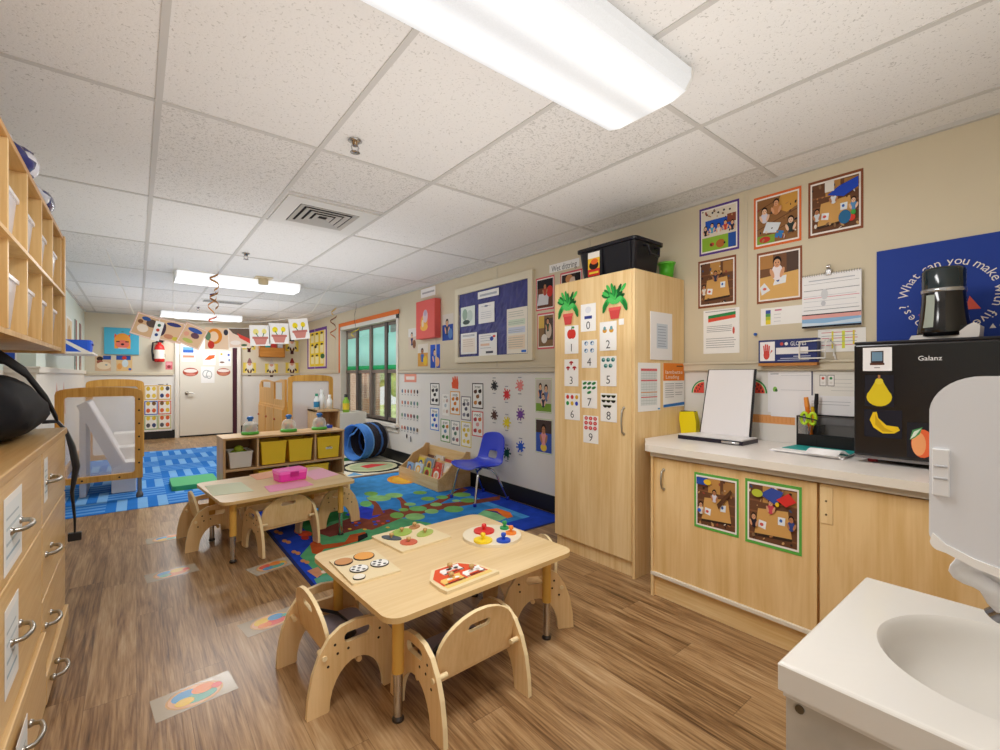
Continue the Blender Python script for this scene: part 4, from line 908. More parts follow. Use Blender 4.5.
for k in range(6):
    for z, r in ((.05,.0835),(.09,.0772),(.15,.0712),(.185,.0696)): vs.append((-r*math.cos(.25+k*.09)*1.005, r*math.sin(.25+k*.09)*1.005, z))
m.add(vs, [(k*4+i,(k+1)*4+i,(k+1)*4+i+1,k*4+i+1) for k in range(5) for i in range(3)], pm('#9fa79c', .25), True).build('level_window', o)
# ================================================================== SINK AND TOWEL DISPENSER
o = thing('sink_vanity', 'white hand-sink vanity in the lower right corner', 'sink', (0,0,0))
SX0, SX1, SY1, SZ = 1.007, 1.63, .372, .64
PORC = pm('#dedad3', .16, 0, .5)
def rayell(px, py, n): pass
bx, by, rx, ry = 1.335, .09, .2, .178
N_ = 64; rim = []; inn = []
def rect_hit(a):
    dx, dy = math.cos(a), math.sin(a); ts = []
    if dx > 1e-9: ts.append((SX1-bx)/dx)
    if dx < -1e-9: ts.append((SX0-bx)/dx)
    if dy > 1e-9: ts.append((SY1-by)/dy)
    if dy < -1e-9: ts.append((-.145-by)/dy)
    t = min(ts); return bx+dx*t, by+dy*t
ang = sorted([2*PI*i/N_ for i in range(N_)]+[math.atan2(y-by, x-bx) % (2*PI) for x, y in ((SX0,SY1),(SX1,SY1),(SX0,-.145),(SX1,-.145))])
N_ = len(ang); vs = []
rings = [('r',1.,-.05),('r',1.,0),('r',.985,.006),('e',1.06,.004),('e',1.0,-.006),('e',.95,-.03),('e',.84,-.07),('e',.6,-.105),('e',.3,-.118),('e',.08,-.12)]
for kind, k, dz in rings:
    for a_ in ang:
        hx_, hy_ = rect_hit(a_); ex, ey = bx+rx*math.cos(a_), by+ry*math.sin(a_)
        if kind == 'r': x, y = bx+(hx_-bx)*k, by+(hy_-by)*k
        elif kind == 'm': x, y = ex+(hx_-ex)*(k-.0), ey+(hy_-ey)*k
        else: x, y = bx+rx*k*math.cos(a_), by+ry*k*math.sin(a_)
        vs.append((x, y, SZ+dz))
K = len(rings); fs = [(j*N_+i, j*N_+(i+1) % N_, (j+1)*N_+(i+1) % N_, (j+1)*N_+i) for j in range(K-1) for i in range(N_)]
fs.append(tuple((K-1)*N_+i for i in range(N_)))
sk = MB(); sk.add(vs, fs[:3*N_], PORC); sk.add(vs, fs[3*N_:], PORC, True); sk.build('basin_top', o, bevel=.004)
MB().lathe([(0,-.1195),(.022,-.1195),(.024,-.117),(.02,-.1165)], CHROME, (bx,by,SZ), 16).build('drain', o)
MB().cyl((bx-rx*.93,by+.05,SZ-.032), (bx-rx*.95,by+.052,SZ-.03), .006, .006, pm('#55504a', .5), 10).build('overflow_hole', o)
CAB = pm('#b8b0a4', .55, 0, .3, 0, 1, 0, .12)
MB().box((SX0+.012,-.145,.0), (SX0+.028,SY1-.012,SZ-.05), CAB).build('side_panel', o); MB().box((SX1-.028,-.145,.0), (SX1-.012,SY1-.012,SZ-.05), CAB).build('side_panel', o); MB().box((SX0+.028,SY1-.03,.06), (SX1-.028,SY1-.012,SZ-.05), CAB).build('front_panel', o)
MB().box((SX0+.008,-.145,SZ-.062), (SX0+.011,SY1-.008,SZ-.05), PORC).build('trim_strip', o)
q = onX(800,709,SX0+.012); MB().cyl((SX0+.008,q.y,q.z), (SX0+.012,q.y,q.z), .008, .008, pm('#6b6251', .4, .7), 12).build('screw', o)
fx, fy = 1.5, .03; FCH = pm('#8d8d92', .12, 1)
MB().lathe([(0,.0),(.028,0),(.028,.012),(.02,.03),(.017,.07),(0,.075)], FCH, (fx,fy-.06,SZ+.001), 20).tube([(fx,fy-.06,SZ+.05),(fx,fy-.03,SZ+.066),(fx-.0,fy+.03,SZ+.066),(fx,fy+.075,SZ+.052),(fx,fy+.085,SZ+.04)], .017, FCH, 12).build('faucet', o)
o = thing('towel_dispenser', 'grey-white paper towel dispenser on the near wall above the sink', 'dispenser', (0,0,0))
cur = [(-.15,.872),(.0,.876),(.06,.884),(.11,.896),(.145,.911)]
def arc(cx, cy, r, a0, a1, n=7): return [(cx+r*math.cos(a0+(a1-a0)*i/n), cy+r*math.sin(a0+(a1-a0)*i/n)) for i in range(n+1)]
prf = cur+arc(.15,.928,.018,-1.1,0,5)+arc(.098,1.148,.07,.12,PI/2,9)+[(-.15,1.22)]
DSP = pm('#dcdee3', .2, 0, .5)
MB().prism(prf, .31, DSP, lambda u, v, q: Vector((1.15+q, u, v))).build('cover', o, bevel=.016, seg=4)
MB().prism([(x, z-.013) for x, z in cur]+arc(.15,.915,.0165,-1.1,-.1,5)+[(.163,.93)]+[(x, z+.002) for x, z in cur[::-1]], .318, pm('#f3f2ef', .3), lambda u, v, q: Vector((1.146+q, u, v))).build('bottom_rim', o, bevel=.002)
MB().box((1.143,.14,1.0), (1.1505,.163,1.085), pm('#e3e4e6', .3)).box((1.141,.142,1.03), (1.144,.161,1.034), pm('#b9bbc0', .4)).box((1.141,.142,1.052), (1.144,.161,1.056), pm('#b9bbc0', .4)).build('latch', o, bevel=.002)
random.seed(5); m = MB(); vs = []; nu, nv = 14, 12
for j in range(nv+1):
    for i in range(nu+1):
        u = i/nu; v_ = j/nv
        vs.append((1.31+.025*math.sin(u*9+v_*4)+.05*v_*math.sin(v_*2), -.03+.2*u*(1-.25*v_)+.012*math.sin(v_*11+u*3), .85-.15*v_*(1-.55*u)+.014*math.sin(u*13+v_*7)))
m.add(vs, [(j*(nu+1)+i,j*(nu+1)+i+1,(j+1)*(nu+1)+i+1,(j+1)*(nu+1)+i) for j in range(nv) for i in range(nu)], pm('#f3f3f4', .7, 0, .2, 0, 1, .15), True)
tag(m.build('paper_towel', solid=.0015), 'crumpled white paper towel hanging out of the dispenser over the sink', 'towel')

# ================================================================== LEFT SIDE CABINETS
LX, LY1, LZ = -.266, 3.0, .97
LWOOD = wood('left_maple', '#e6c48e', '#d3a968', 'Y', .9)
def chest(label, y0, y1, rows):
    o = thing('drawer_cabinet', label, 'cabinet', (0,0,0), 0, 'maple drawer cabinets at the left edge')
    MB().box((XLN+.005,y0,0), (LX-.022,y1,LZ-.03), MAPLE).build('carcass', o)
    for k, (z0, z1, hzz) in enumerate(rows):
        d = MB().box((LX-.02,y0+.004,z0+.003), (LX+(.0 if k < len(rows)-1 else .012),y1-.004,z1-.003), LWOOD).build('drawer', o, bevel=.003)
        xx = LX+(.0 if k < len(rows)-1 else .022); ym = y0+.42*(y1-y0) if y1 < 2.6 else y0+.2*(y1-y0)
        bow((xx,ym-.062,hzz), (xx,ym+.062,hzz), (1,0,0), .0065, .036).build('drawer_handle', d)
    return o
chest('maple drawer cabinet of three wide drawers with paper labels', 1.5, 2.31, [(.67,.94,.8),(.30,.67,.5),(.03,.30,.2)])
chest('maple drawer cabinet of four narrow drawers at the end of the run', 2.314, LY1, [(.67,.94,.82),(.40,.67,.55),(.13,.40,.285),(.02,.13,.085)])
chest('maple drawer cabinet nearest the camera, mostly outside the photo', .7, 1.496, [(.67,.94,.8),(.30,.67,.5),(.03,.30,.2)])
o = thing('countertop', 'maple counter on the left drawer cabinets', 'counter', (0,0,0)); MB().box((XLN+.004,.7,LZ-.03), (LX+.006,LY1+.01,LZ), wood('left_top', '#d6b27c', '#bf9459', 'Y', .8)).build('slab', o, bevel=.004)
for y, z, w_, h_, lb in ((1.7,.7,.23,.2,'white handwritten paper label on the top wide drawer'), (1.71,.38,.17,.23,'white paper label on the middle wide drawer'), (1.70,.06,.15,.2,'white paper label on the bottom wide drawer'), (2.35,.75,.08,.16,'folded white label on the top narrow drawer')):
    poster('paper_label', (Vector((LX+(.0 if z > .1 else .022),y,z)), UL, UZ, w_, h_), [R(.06,.1,.94,.9,'#e6ebec'), R(.1,.7,.8,.73,'#b9c4ca'), R(.1,.56,.85,.6,'#c3cfd4'), R(.1,.2,.85,.24,'#a9bdc9'), R(.1,.36,.7,.4,'#b3c2ca')], lb, 'label', '#f2f1ee', group='paper labels on the left drawers')
# wall cupboard of cubbies
o = thing('wall_cubbies', 'wall-hung maple cubby cupboard at the left edge', 'cupboard', (0,0,0))
UX, UZ0, UZ1 = -.285, 1.335, 1.9
CUBW = wood('cubby_birch', '#e9c68c', '#d3a765', 'Z')
ys = [1.0,1.28,1.565,1.85,2.14,2.43,2.72,3.04]
MB().box((XLN+.003,1.0,UZ1-.018), (UX+.005,3.12,UZ1), wood('cubby_top', '#d6a86a', '#bb8746', 'Y')).build('top', o, bevel=.002)
MB().box((XLN+.003,1.0,UZ0), (UX,3.1,UZ0+.016), CUBW).build('bottom', o); MB().box((XLN+.003,1.0,1.6), (UX+.014,3.06,1.612), CUBW).build('shelf_board', o); MB().box((XLN+.003,1.0,UZ0), (XLN+.015,3.1,UZ1), CUBW).build('back_panel', o)
for i, y in enumerate(ys): MB().box((XLN+.015,y,UZ0+.016), (UX+(.004 if i < 7 else .0),y+.018,UZ1-.018), CUBW).build('divider', o, bevel=.001)
MB().box((XLN+.003,3.08,UZ0-.01), (UX+.01,3.12,UZ1), CUBW).build('end_panel', o, bevel=.002)
CLEAR = pm('#dedbe0', .25, 0, .4, 0, .88)
for r, z in enumerate((UZ0+.0165, 1.6125)):
    for i in range(3, 7):
        wdt = ys[i+1]-ys[i]-.03
        b = thing('cubby_bin', ['lower','upper'][r]+' clear bin in cubby column '+['nearest the camera','second from the camera','third from the camera','at the far end'][i-3]+' of the wall cupboard', 'bin', (UX-.014,ys[i]+.018+wdt/2+.004,z), 0, 'clear bins in the wall cubbies')
        taper(MB(), .5, wdt, .165, .94, CLEAR, 0, .004).build('tub', b, loc=(-.25,0,0)); MB().prism(rrect(-.5,-wdt/2-.002,.004,wdt/2+.002,.02), .012, pm('#e8e5e6', .3), lambda u, v, q: Vector((u,v,.158+q)), [rrect(-.49,-wdt/2+.008,-.008,wdt/2-.008,.015)]).build('rim', b)
# plastic bags on the cupboard
random.seed(11)
def bag(label, y, r, cols):
    o = thing('plastic_bag', label, 'bag', (-.385,y,UZ1+.001)); m = MB(); n, k = 20, 10; vs = []
    for j in range(k+1):
        ph = PI*j/k
        for i in range(n):
            t = 2*PI*i/n; q = 1+.16*math.sin(5*t+3*ph)+.1*math.sin(9*t-5*ph); vs.append((r[0]*q*math.sin(ph)*math.cos(t), r[1]*q*math.sin(ph)*math.sin(t), r[2]*(1-math.cos(ph)*(1+.08*math.sin(4*t)))))
    mz = min(p[2] for p in vs); vs = [(a_, b_, c_-mz) for a_, b_, c_ in vs]
    m.add(vs, [(j*n+i,j*n+(i+1) % n,(j+1)*n+(i+1) % n,(j+1)*n+i) for j in range(k) for i in range(n)], pm(cols[0], .15, 0, .5), True).build('body', o)
    MB().tube([(.0,-.02,r[2]*1.9),(.02,.0,r[2]*2.2),(.03,.05,r[2]*2.15)], [.012,.02,.006], pm(cols[1], .2), 8).build('knot', o)
    MB().ball((r[0]*.75,r[1]*.1,r[2]*1.1), (r[0]*.32,r[1]*.6,r[2]*.6), pm(cols[1], .12, 0, .6), 12).build('printed_patch', o)
bag('navy and white plastic bag on the cubby cupboard, nearer the camera', 2.36, (.1,.11,.075), ('#3a3c78','#e4e4ee'))
bag('navy and silver plastic bag on the cubby cupboard, farther from the camera', 2.74, (.1,.2,.06), ('#d3d6e2','#2f3470'))
# black bag on the counter
o = thing('shoulder_bag', 'black nylon shoulder bag on the left counter under the cubbies', 'bag', (-.475,2.585,LZ+.0005))
BN = pm('#17161a', .75, 0, .25, 0, 1, 0, .3); n, k = 28, 14; vs = []
for j in range(k+1):
    ph = PI*j/k
    for i in range(n):
        t = 2*PI*i/n; q = 1+.035*math.sin(7*t+4*ph)+.03*math.sin(11*t-6*ph)
        sgn = lambda v_, e: math.copysign(abs(v_)**e, v_)
        z = .128*(1-sgn(math.cos(ph), .7)); s_ = math.sin(ph)**.7*(1-.35*max(0, z-.11)/.14)
        vs.append((.185*q*s_*sgn(math.cos(t), .7), .44*q*s_*sgn(math.sin(t), .7), z))
MB().add(vs, [(j*n+i,j*n+(i+1) % n,(j+1)*n+(i+1) % n,(j+1)*n+i) for j in range(k) for i in range(n)], BN, True).build('body', o)
MB().tube([(-.1,-.4,.1),(-.05,-.38,.3),(.03,-.25,.325),(.08,-.1,.32),(.12,.08,.26),(.165,.25,.14),(.18,.36,.06)], .034, BN, 8, .25).build('strap', o)
MB().tube([(-.05,-.42,.06),(.06,-.25,.22),(.07,.0,.235),(.06,.25,.19),(-.02,.42,.06)], .006, pm('#2c2b30', .4), 6).build('zipper', o)
o = thing('strap', 'loose black strap hanging down the end of the left counter', 'strap', (LX-.0,LY1+.035,LZ))
MB().tube([(-.08,-.03,.03),(-.03,-.015,.03),(.0,.0,-.02),(.02,.01,-.1),(.035,.015,-.2),(.02,.01,-.32),(.03,.01,-.46),(.03,.012,-.52)], [.012,.014,.016,.03,.035,.018,.012,.01], BLACKP, 8, .35).build('webbing', o)
MB().box((.005,-.002,-.56), (.055,.024,-.52), BLACKP).build('buckle', o, bevel=.004)
# ================================================================== FAR LEFT PLAY FRAME
def arch_frame(mb, x0, x1, z0, ztop, rise, bw, th, y, mt):
    n = 14; out = [(x0,z0),(x1,z0),(x1,ztop-rise)]+[((x0+x1)/2+(x1-x0)/2*math.cos(PI*i/n)*1., ztop-rise+rise*(math.sin(PI*i/n)**.55)) for i in range(1, n)]+[(x0,ztop-rise)]
    inn = rrect(x0+bw, z0+bw*.9, x1-bw, ztop-rise-bw*.35, .03)
    return mb.prism(out, th, mt, lambda u, v, q: Vector((u, y-q, v)), [inn], pm('#d9a24a', .45))
o = thing('activity_frame', 'honey maple arched play frame with clear panel on the blue carpet', 'play panel', (0,0,0))
arch_frame(MB(), -.585, .05, .2, 1.105, .07, .062, .045, 5.83, HONEY).build('front_frame', o, bevel=.008)
MB().box((-.53,5.805,.24), (-.005,5.81,1.03), pm('#f1eef0', .08, 0, .5, 0, .22)).build('clear_panel', o)
arch_frame(MB(), -.47, .075, .2, 1.17, .07, .062, .045, 7.3, HONEY).build('back_frame', o, bevel=.008)
MB().box((-.415,7.275,.24), (.02,7.28,1.09), pm('#efebe6', .3)).build('back_panel', o)
for x in (-.53, .035): MB().box((x-.015,5.84,.24), (x+.015,7.26,.33), HONEY).build('side_rail', o, bevel=.004)
for x in (-.555, .025):
    for y in (5.805, 7.275):
        l = MB().cyl((x,y,.06), (x,y,.2), .018, .018, pm('#8d867c', .4, .6), 12).build('leg', o); MB().lathe([(0,.009),(.028,.009),(.03,.03),(.02,.06),(0,.06)], pm('#6d675f', .5), (x,y,0), 14).build('caster', l)
m = MB()
for z in (.35,.48,.61,.74,.87,.98): m.cyl((.02,5.783,z), (.02,5.787,z), .009, .009, DARKHOLE, 10)
for x in (-.4,-.13): m.cyl((x,5.783,.225), (x,5.787,.225), .009, .009, DARKHOLE, 10)
m.build('bolt', o)
# white stair slide seen through the frame
o = thing('toddler_slide', 'white plastic steps and slide inside the arched play frame', 'slide', (0,0,0))
WP = pm('#eae7ea', .35); WG = pm('#c9ccd3', .4)
sl = [(-.46,.92),(-.38,.96),(-.1,.32),(-.19,.27)]
MB().prism(sl, .05, WG, lambda u, v, q: Vector((u,6.05+q,v)), (), WP).build('slide_wall', o, bevel=.012)
MB().prism([(-.42,.9),(-.37,.95),(-.09,.32),(-.14,.28)], .5, WP, lambda u, v, q: Vector((u,6.1+q,v))).build('slide_bed', o, bevel=.01)
MB().prism(sl, .05, WG, lambda u, v, q: Vector((u,6.6+q,v)), (), WP).build('slide_wall', o, bevel=.012)
for i, z in enumerate((.12,.25,.38)): MB().box((-.2+.0*i,6.1+.22*i,.009), (.0,6.32+.22*i,z+.2), pm('#e6e2dd', .5)).build('step', o, bevel=.01)
MB().box((-.44,6.08,.009), (-.39,6.62,.86), WG).build('support', o, bevel=.008)
# wall shelf with blue bin, left wall
o = thing('wall_shelf', 'white wall shelf on a slanted bracket at the left wall', 'shelf', (XL,6.45,1.44)); SWH = pm('#efe9df', .45)
MB().box((0,0,.0), (.36,.75,.022), SWH).build('board', o, bevel=.004)
for y in (.0, .7): MB().prism([(.0,.34),(.05,.34),(.36,.022),(.3,.0),(.0,.25)] if False else [(0,.21),(.045,.21),(.34,.022),(.27,.022)], .03, SWH, lambda u, v, q: Vector((u,y+q,v))).build('bracket', o)
o = thing('storage_bin', 'bright blue fabric bin on the left wall shelf', 'bin', (XL+.19,6.9,1.4625)); taper(MB(), .28, .36, .14, .94, pm('#2356c8', .6)).build('tub', o, bevel=.004)
MB().box((.139,-.06,.09), (.15,.06,.105), pm('#1b418f', .6)).build('handle', o)
# far right play kitchen
o = thing('play_kitchen', 'honey maple play kitchen with arched clear divider near the window corner', 'play kitchen', (0,0,0))
arch_frame(MB(), 1.82, 2.5, .12, 1.225, .08, .06, .05, 7.55, HONEY).build('arched_frame', o, bevel=.008)
MB().box((1.88,7.52,.17), (2.44,7.526,1.13), pm('#f0ecee', .1, 0, .5, 0, .45)).build('clear_panel', o)
KX = wood('kitchen_maple', '#e5ae5a', '#cf913d', 'Z')
KC = MB().box((1.79,7.62,.05), (2.2,9.5,.72), KX).build('cabinet_body', o, bevel=.004)
for i in range(3):
    y0 = 7.66+i*.61; d = MB().box((1.772,y0,.1), (1.79,y0+.57,.68), KX).build('door', o, bevel=.004); MB().cyl((1.75,y0+.5,.5), (1.772,y0+.5,.5), .016, .02, pm('#b5562d', .4), 12).build('knob', d)
MB().prism([(7.62,.72),(9.5,.72),(9.5,1.04),(9.35,1.12),(9.0,1.14),(8.5,1.11),(8.3,1.11),(7.9,1.15),(7.62,1.15)], .03, KX, lambda u, v, q: Vector((1.8+q,u,v)), [[(7.8,.82),(8.35,.82),(8.35,1.1),(7.8,1.1)],[(8.6,1.0),(9.3,1.0),(9.3,1.1),(8.6,1.1)]]).build('upper_panel', o, bevel=.004)
for y in (7.55, 9.45): MB().box((1.78,y-.02,0), (1.83,y+.03,.14), pm('#3a2d22', .6)).build('leg', o)
MB().box((2.17,7.49,0), (2.21,7.54,.14), KX).box((2.46,7.49,0), (2.5,7.54,.14), KX).build('leg', o)
# white-fronted shelf unit by the window with bottles
o = thing('storage_shelf', 'low pale wood shelf unit with cream front under the window corner', 'shelf', (0,0,0))
MB().box((2.06,6.95,0), (2.085,7.35,.7), SHELFW).box((2.06,6.95,.67), (2.42,7.35,.7), SHX).box((2.4,6.95,0), (2.42,7.35,.7), SHELFW).box((2.06,7.34,0), (2.42,7.35,.7), SHELFW).build('frame', o, bevel=.003)
MB().box((2.085,6.96,.33), (2.4,7.34,.35), SHX).build('shelf_board', o)
MB().box((2.42,6.95,0), (2.84,7.35,.64), pm('#e9e2d6', .5)).build('cream_cabinet', o, bevel=.004)
def bottle(x, y, z, h, r, c, cap, label, lab=None):
    t = thing('bottle', label, 'bottle', (x,y,z+.0005), 0, 'bottles beside the window')
    MB().lathe([(0,0),(r,0),(r,h*.6),(r*.45,h*.78),(r*.45,h*.86)], pm(c, .35), n=16).build('body', t); MB().lathe([(r*.52,h*.84),(r*.55,h),(0,h)], pm(cap, .4), n=14).build('cap', t)
    if lab: MB().lathe([(r*1.015,h*.15),(r*1.015,h*.5)], pm(lab, .5), n=16).build('bottle_label', t)
bottle(2.12,7.1,.7,.24,.04,'#eef0ee','#2e8b6a','white bottle with green cap, leftmost on the shelf unit','#2c7fa8'); bottle(2.2,7.12,.7,.3,.045,'#f3f3f1','#e9e9e7','tall plain white bottle on the shelf unit'); bottle(2.3,7.06,.7,.22,.042,'#f1efec','#f4f3f1','short white bottle next to the tall one on the shelf unit')
bottle(2.56,7.08,.64,.28,.05,'#9fd04a','#232023','green and yellow bottle with black cap by the window','#f0d23c')
# small blue toy at the shelf end
t = thing('toy_block', 'small blue toy on the right end of the low toy shelf', 'toy', (1.68,5.2,SH+.0083)); MB().prism(rrect(-.04,-.03,.04,.03,.012), .03, pm('#2c4fc8', .4), lambda u, v, q: Vector((u,v,q))).build('body', t, bevel=.006); MB().cyl((.0,0,.03), (.0,0,.042), .014, .014, pm('#e8e8ee', .4), 12).build('stud', t)
# ================================================================== RIGHT WALL DISPLAYS
G1 = 'bordered activity photos on the right wall'
poster('photo_picture', RX(699.6,739.4,210,257), framed('#5a3d8c', pic_group(['#2a2430','#5aa7c9','#e7e2da','#c8443a','#30324a'])), 'purple-bordered photo of a seated row of children on a green rug', 'photo', group=G1)
poster('photo_picture', RX(754,801.6,199,250), framed('#e0703a', pic_floor(['#d9d4e2','#2f3a3a','#c98a5a'])), 'orange-bordered photo of children on a wood floor', 'photo', group=G1)
poster('photo_picture', RX(808.4,863.6,183.6,239), framed('#8a5136', pic_table(['#dfe3ea','#cfd4da','#5a8fc4'])+[P([(.35,.72),(.7,.62),(1,.75),(1,.95),(.6,.85)], '#2349c0'), R(.3,.78,.5,1,'#e7e3dc'), E(.86,.16,.08,.07,'#d8402f'), E(.72,.2,.13,.14,'#2a6a9a'), E(.9,.26,.05,.05,'#3fa04a')]), 'brown-bordered photo of a table before a blue mat, highest on the wall', 'photo', group=G1)
poster('photo_picture', RX(698.4,736.4,262,309), framed('#8a5136', pic_table(['#3a3a50','#e6dfd6'])), 'brown-bordered photo of a child behind a tan table, above a white notice', 'photo', group=G1)
poster('photo_picture', RX(757,802.4,254,304.4), framed('#93583c', [R(0,0,1,1,'#7a543a'), R(0,.7,.35,1,'#b5824b'), R(.7,.55,1,1,'#57443a'), P([(0,0),(1,0),(1,.58),(0,.5)], '#deb06a'), P([(.35,.3),(.68,.33),(.7,.5),(.42,.48)], '#e9eef4'), P([(.05,.1),(.28,.2),(.12,.38),(.0,.28)], '#e6e9ef'), E(.13,.24,.05,.03,'#d8685a'), E(.48,.4,.04,.03,'#2f4f9a')]+kid(.46,.8,.24,'#f0e6ea','#1a1416')), 'brown-bordered photo of a smiling child drawing at a table', 'photo', group=G1)
poster('notice_sign', RX(703.6,739.6,311,354), [P([(.14,.78),(.9,.84),(.9,.92),(.14,.87)], '#2f8a4e'), P([(.14,.72),(.9,.78),(.9,.85),(.14,.8)], '#e2553f')]+lines(.1,.85,[.62,.58,.54,.5])+lines(.08,.95,[.34,.29,.24,.19,.14])+[E(.85,.5,.03,.08,'#d05a4a'), R(.06,.95,.9,.965,'#a8a8ad')], 'white notice sheet with red and green banner left of the counter wall', 'notice')
poster('notice_sign', RX(761,804,309,326), [R(.12,.05,.24,.3,'#e8d23c'), R(.12,.3,.24,.5,'#b8c23c'), R(.12,.5,.24,.68,'#5a9a58'), R(.12,.68,.24,.88,'#3f55a8'), R(.34,.8,.5,.88,'#c86a8a')]+lines(.32,.5,[.6,.4,.2],'#c8c8cc',.03), 'white strip with a small rainbow scale under the drawing photo', 'notice')
poster('notice_sign', RX(818,866,330,352.5,XR-.002), lines(.08,.9,[.85,.6,.3],'#d05a6a',.025)+[R(.3,.15,.34,.9,'#e8df4a'), R(.52,.15,.58,.9,'#d9e04a'), R(.74,.3,.78,.9,'#e8d24a'), E(.92,.2,.03,.1,'#333')]+lines(.08,.9,[.7,.45],'#9ea3ae',.02), 'white schedule sheet with red and yellow lines below the wall calendar', 'notice')
O, U, V, w, h = RX(804,863,278,329)
o = thing('wall_calendar', 'white spiral flip calendar hanging from a metal clip', 'calendar', O+Vector((-.016,0,0)))
mm = MB(); sheet(mm, (0,0,.0), U, V, w, h, [R(.03,.83,.97,.836,'#9a9ca4'), R(.12,.885,.9,.905,'#bcbfc8'), R(.03,.705,.97,.715,'#7a7c88')]+lines(.03,.97,[.6,.5,.4],'#c9ccd3',.008)+[R(.03,.56,.97,.57,'#e0889a'), R(.03,.33,.97,.34,'#8a8c98'), R(0,.17,1,.25,'#e8a9a4'), R(0,.24,1,.26,'#2c2c38'), R(0,.03,1,.17,'#8fb9e0'), P([(0,.03),(1,.06),(1,.13),(.4,.08),(0,.1)], '#cfe0f0'), R(0,0,1,.035,'#20202a'), E(.4,.62,.06,.1,'#d7d9de'), E(.38,.45,.04,.05,'#c7cad2')], '#f3f3f5', .012); mm.build('pages', o)
m = MB()
for i in range(24): m.tube([(-.014+.006*math.cos(a), -w*(i+.5)/24, h+.006*math.sin(a)) for a in [2*PI*k/8 for k in range(9)]], .0012, CHROME, 5)
m.build('spiral_binding', o)
MB().box((-.02,-w*.52,h-.01), (.014,-w*.42,h+.022), CHROME).cyl((-.012,-w*.5,h+.035), (-.012,-w*.44,h+.035), .012, .012, CHROME, 12).build('clip', o, bevel=.003)
# glove box
O, U, V, w, h = RX(758.4,817,340.6,363,XR-.06)
o = thing('glove_box', 'navy and white glove carton printed with a red hand, mounted on the wall', 'box', O)
MB().box((0,-w,0), (.058,0,h), pm('#23306e', .45)).build('carton', o, bevel=.002)
mm = MB(); hand = [E(.15,.34,.055,.2,'#cf4a42')]+[P([(.115+.025*i-.012,.4),(.115+.025*i+.012,.4),(.1+.034*i+.012,.84-.06*abs(i-1.4)),(.1+.034*i-.012,.84-.06*abs(i-1.4))], '#cf4a42') for i in range(4)]+[P([(.19,.25),(.21,.38),(.265,.52),(.245,.56)], '#cf4a42')]
sheet(mm, (-.0005,0,0), U, V, w, h, [R(.03,.08,.3,.92,'#efecee'), R(.32,.36,.86,.64,'#e9e7ea')]+hand+[E(.42,.8,.03,.07,'#c4504a'), E(.5,.8,.03,.07,'#eceaea'), T('GLOVES', .7,.8,.032,'#f2f2f5',0,.26), R(.62,.24,.9,.27,'#c9cde0'), R(.4,.16,.9,.19,'#c9cde0'), R(.35,.08,.88,.11,'#b9bfd6')], None, 0); mm.build('printed_front', o)
MB().box((-.002,-w,-.018), (.058,0,-.002), pm('#b9793a', .5)).build('ledge', o)
o = thing('wire_holder', 'white wire holder clipped over the end of the glove carton', 'holder', (XR-.068,O.y-w*.93,O.z)); WW = pm('#eeeae4', .4)
MB().tube([(0,.06,.02),(0,.06,.11),(0,-.06,.115),(0,-.06,.02),(0,.06,.02)], .0045, WW).tube([(0,-.06,.1),(.02,-.075,.12),(.05,-.085,.09),(.06,-.08,.03)], .004, WW).tube([(0,-.06,.06),(0,.06,.06)], .004, WW).tube([(.055,-.085,.04),(.06,-.1,-.03),(.062,-.09,-.04)], .004, WW).build('wire', o)
tag(MB().lathe([(0,0),(.004,0),(.006,.012),(.009,.015),(.009,.022),(0,.024)], pm('#3a6ac0', .4), n=12, M=Matrix.Rotation(-PI/2, 3, 'Y')).build('push_pin', loc=onX(756.6,334.5,XR-.001)), 'blue push pin in the wall above the glove carton', 'pin')
# papers behind the counter
poster('notice_sign', RX(768,813,371.5,412), [R(.06,.93,.25,.95,'#8b8d94'), R(.3,.9,.95,.905,'#b0b2b8'), R(.3,.55,.95,.56,'#c3c5cb'), E(.17,.56,.05,.07,'#8abf5a'), E(.2,.54,.03,.04,'#3a6a3a'), R(.97,.4,1,1,'#5a5f78')], 'white sheet with a small green bug on the wall behind the counter', 'notice', '#efedf0')
poster('notice_sign', RX(815,857,375,396,XR-.0035), lines(.4,.95,[.8,.62,.45,.28],'#c4c2bf',.02), 'plain white ruled strip on the wall left of the fridge', 'notice', '#ece8e2')
poster('notice_sign', RX(771,800,391.5,416,XR-.0025), [], 'blank white sheet low on the wall behind the marker pens', 'notice', '#f1eff2')
poster('notice_sign', RX(801,858,395,423,XR-.005), [E(.07,.85,.015,.03,'#444')]+lines(.2,.9,[.8,.7],'#c0c0c6',.02), 'wide white sheet on the wall behind the mesh organizer', 'notice', '#eeecef')
o = thing('switch_card', 'pair of small framed cards with red and green marks left of the fridge', 'card', RX(820,831,376.5,386)[0]+Vector((-.004,0,0)))
for i, c in enumerate(('#d2503f','#3f8f5a')): mm = MB(); sheet(mm, (0,-.0-.036*i,0), UR, UZ, .031, .06, [R(.08,.05,.92,.95,'#f3efec'), E(.5,.7,.22,.12,c), R(.3,.2,.7,.4,'#e2dcd8')], '#6a5a5a', .002); mm.build('framed_card', o)
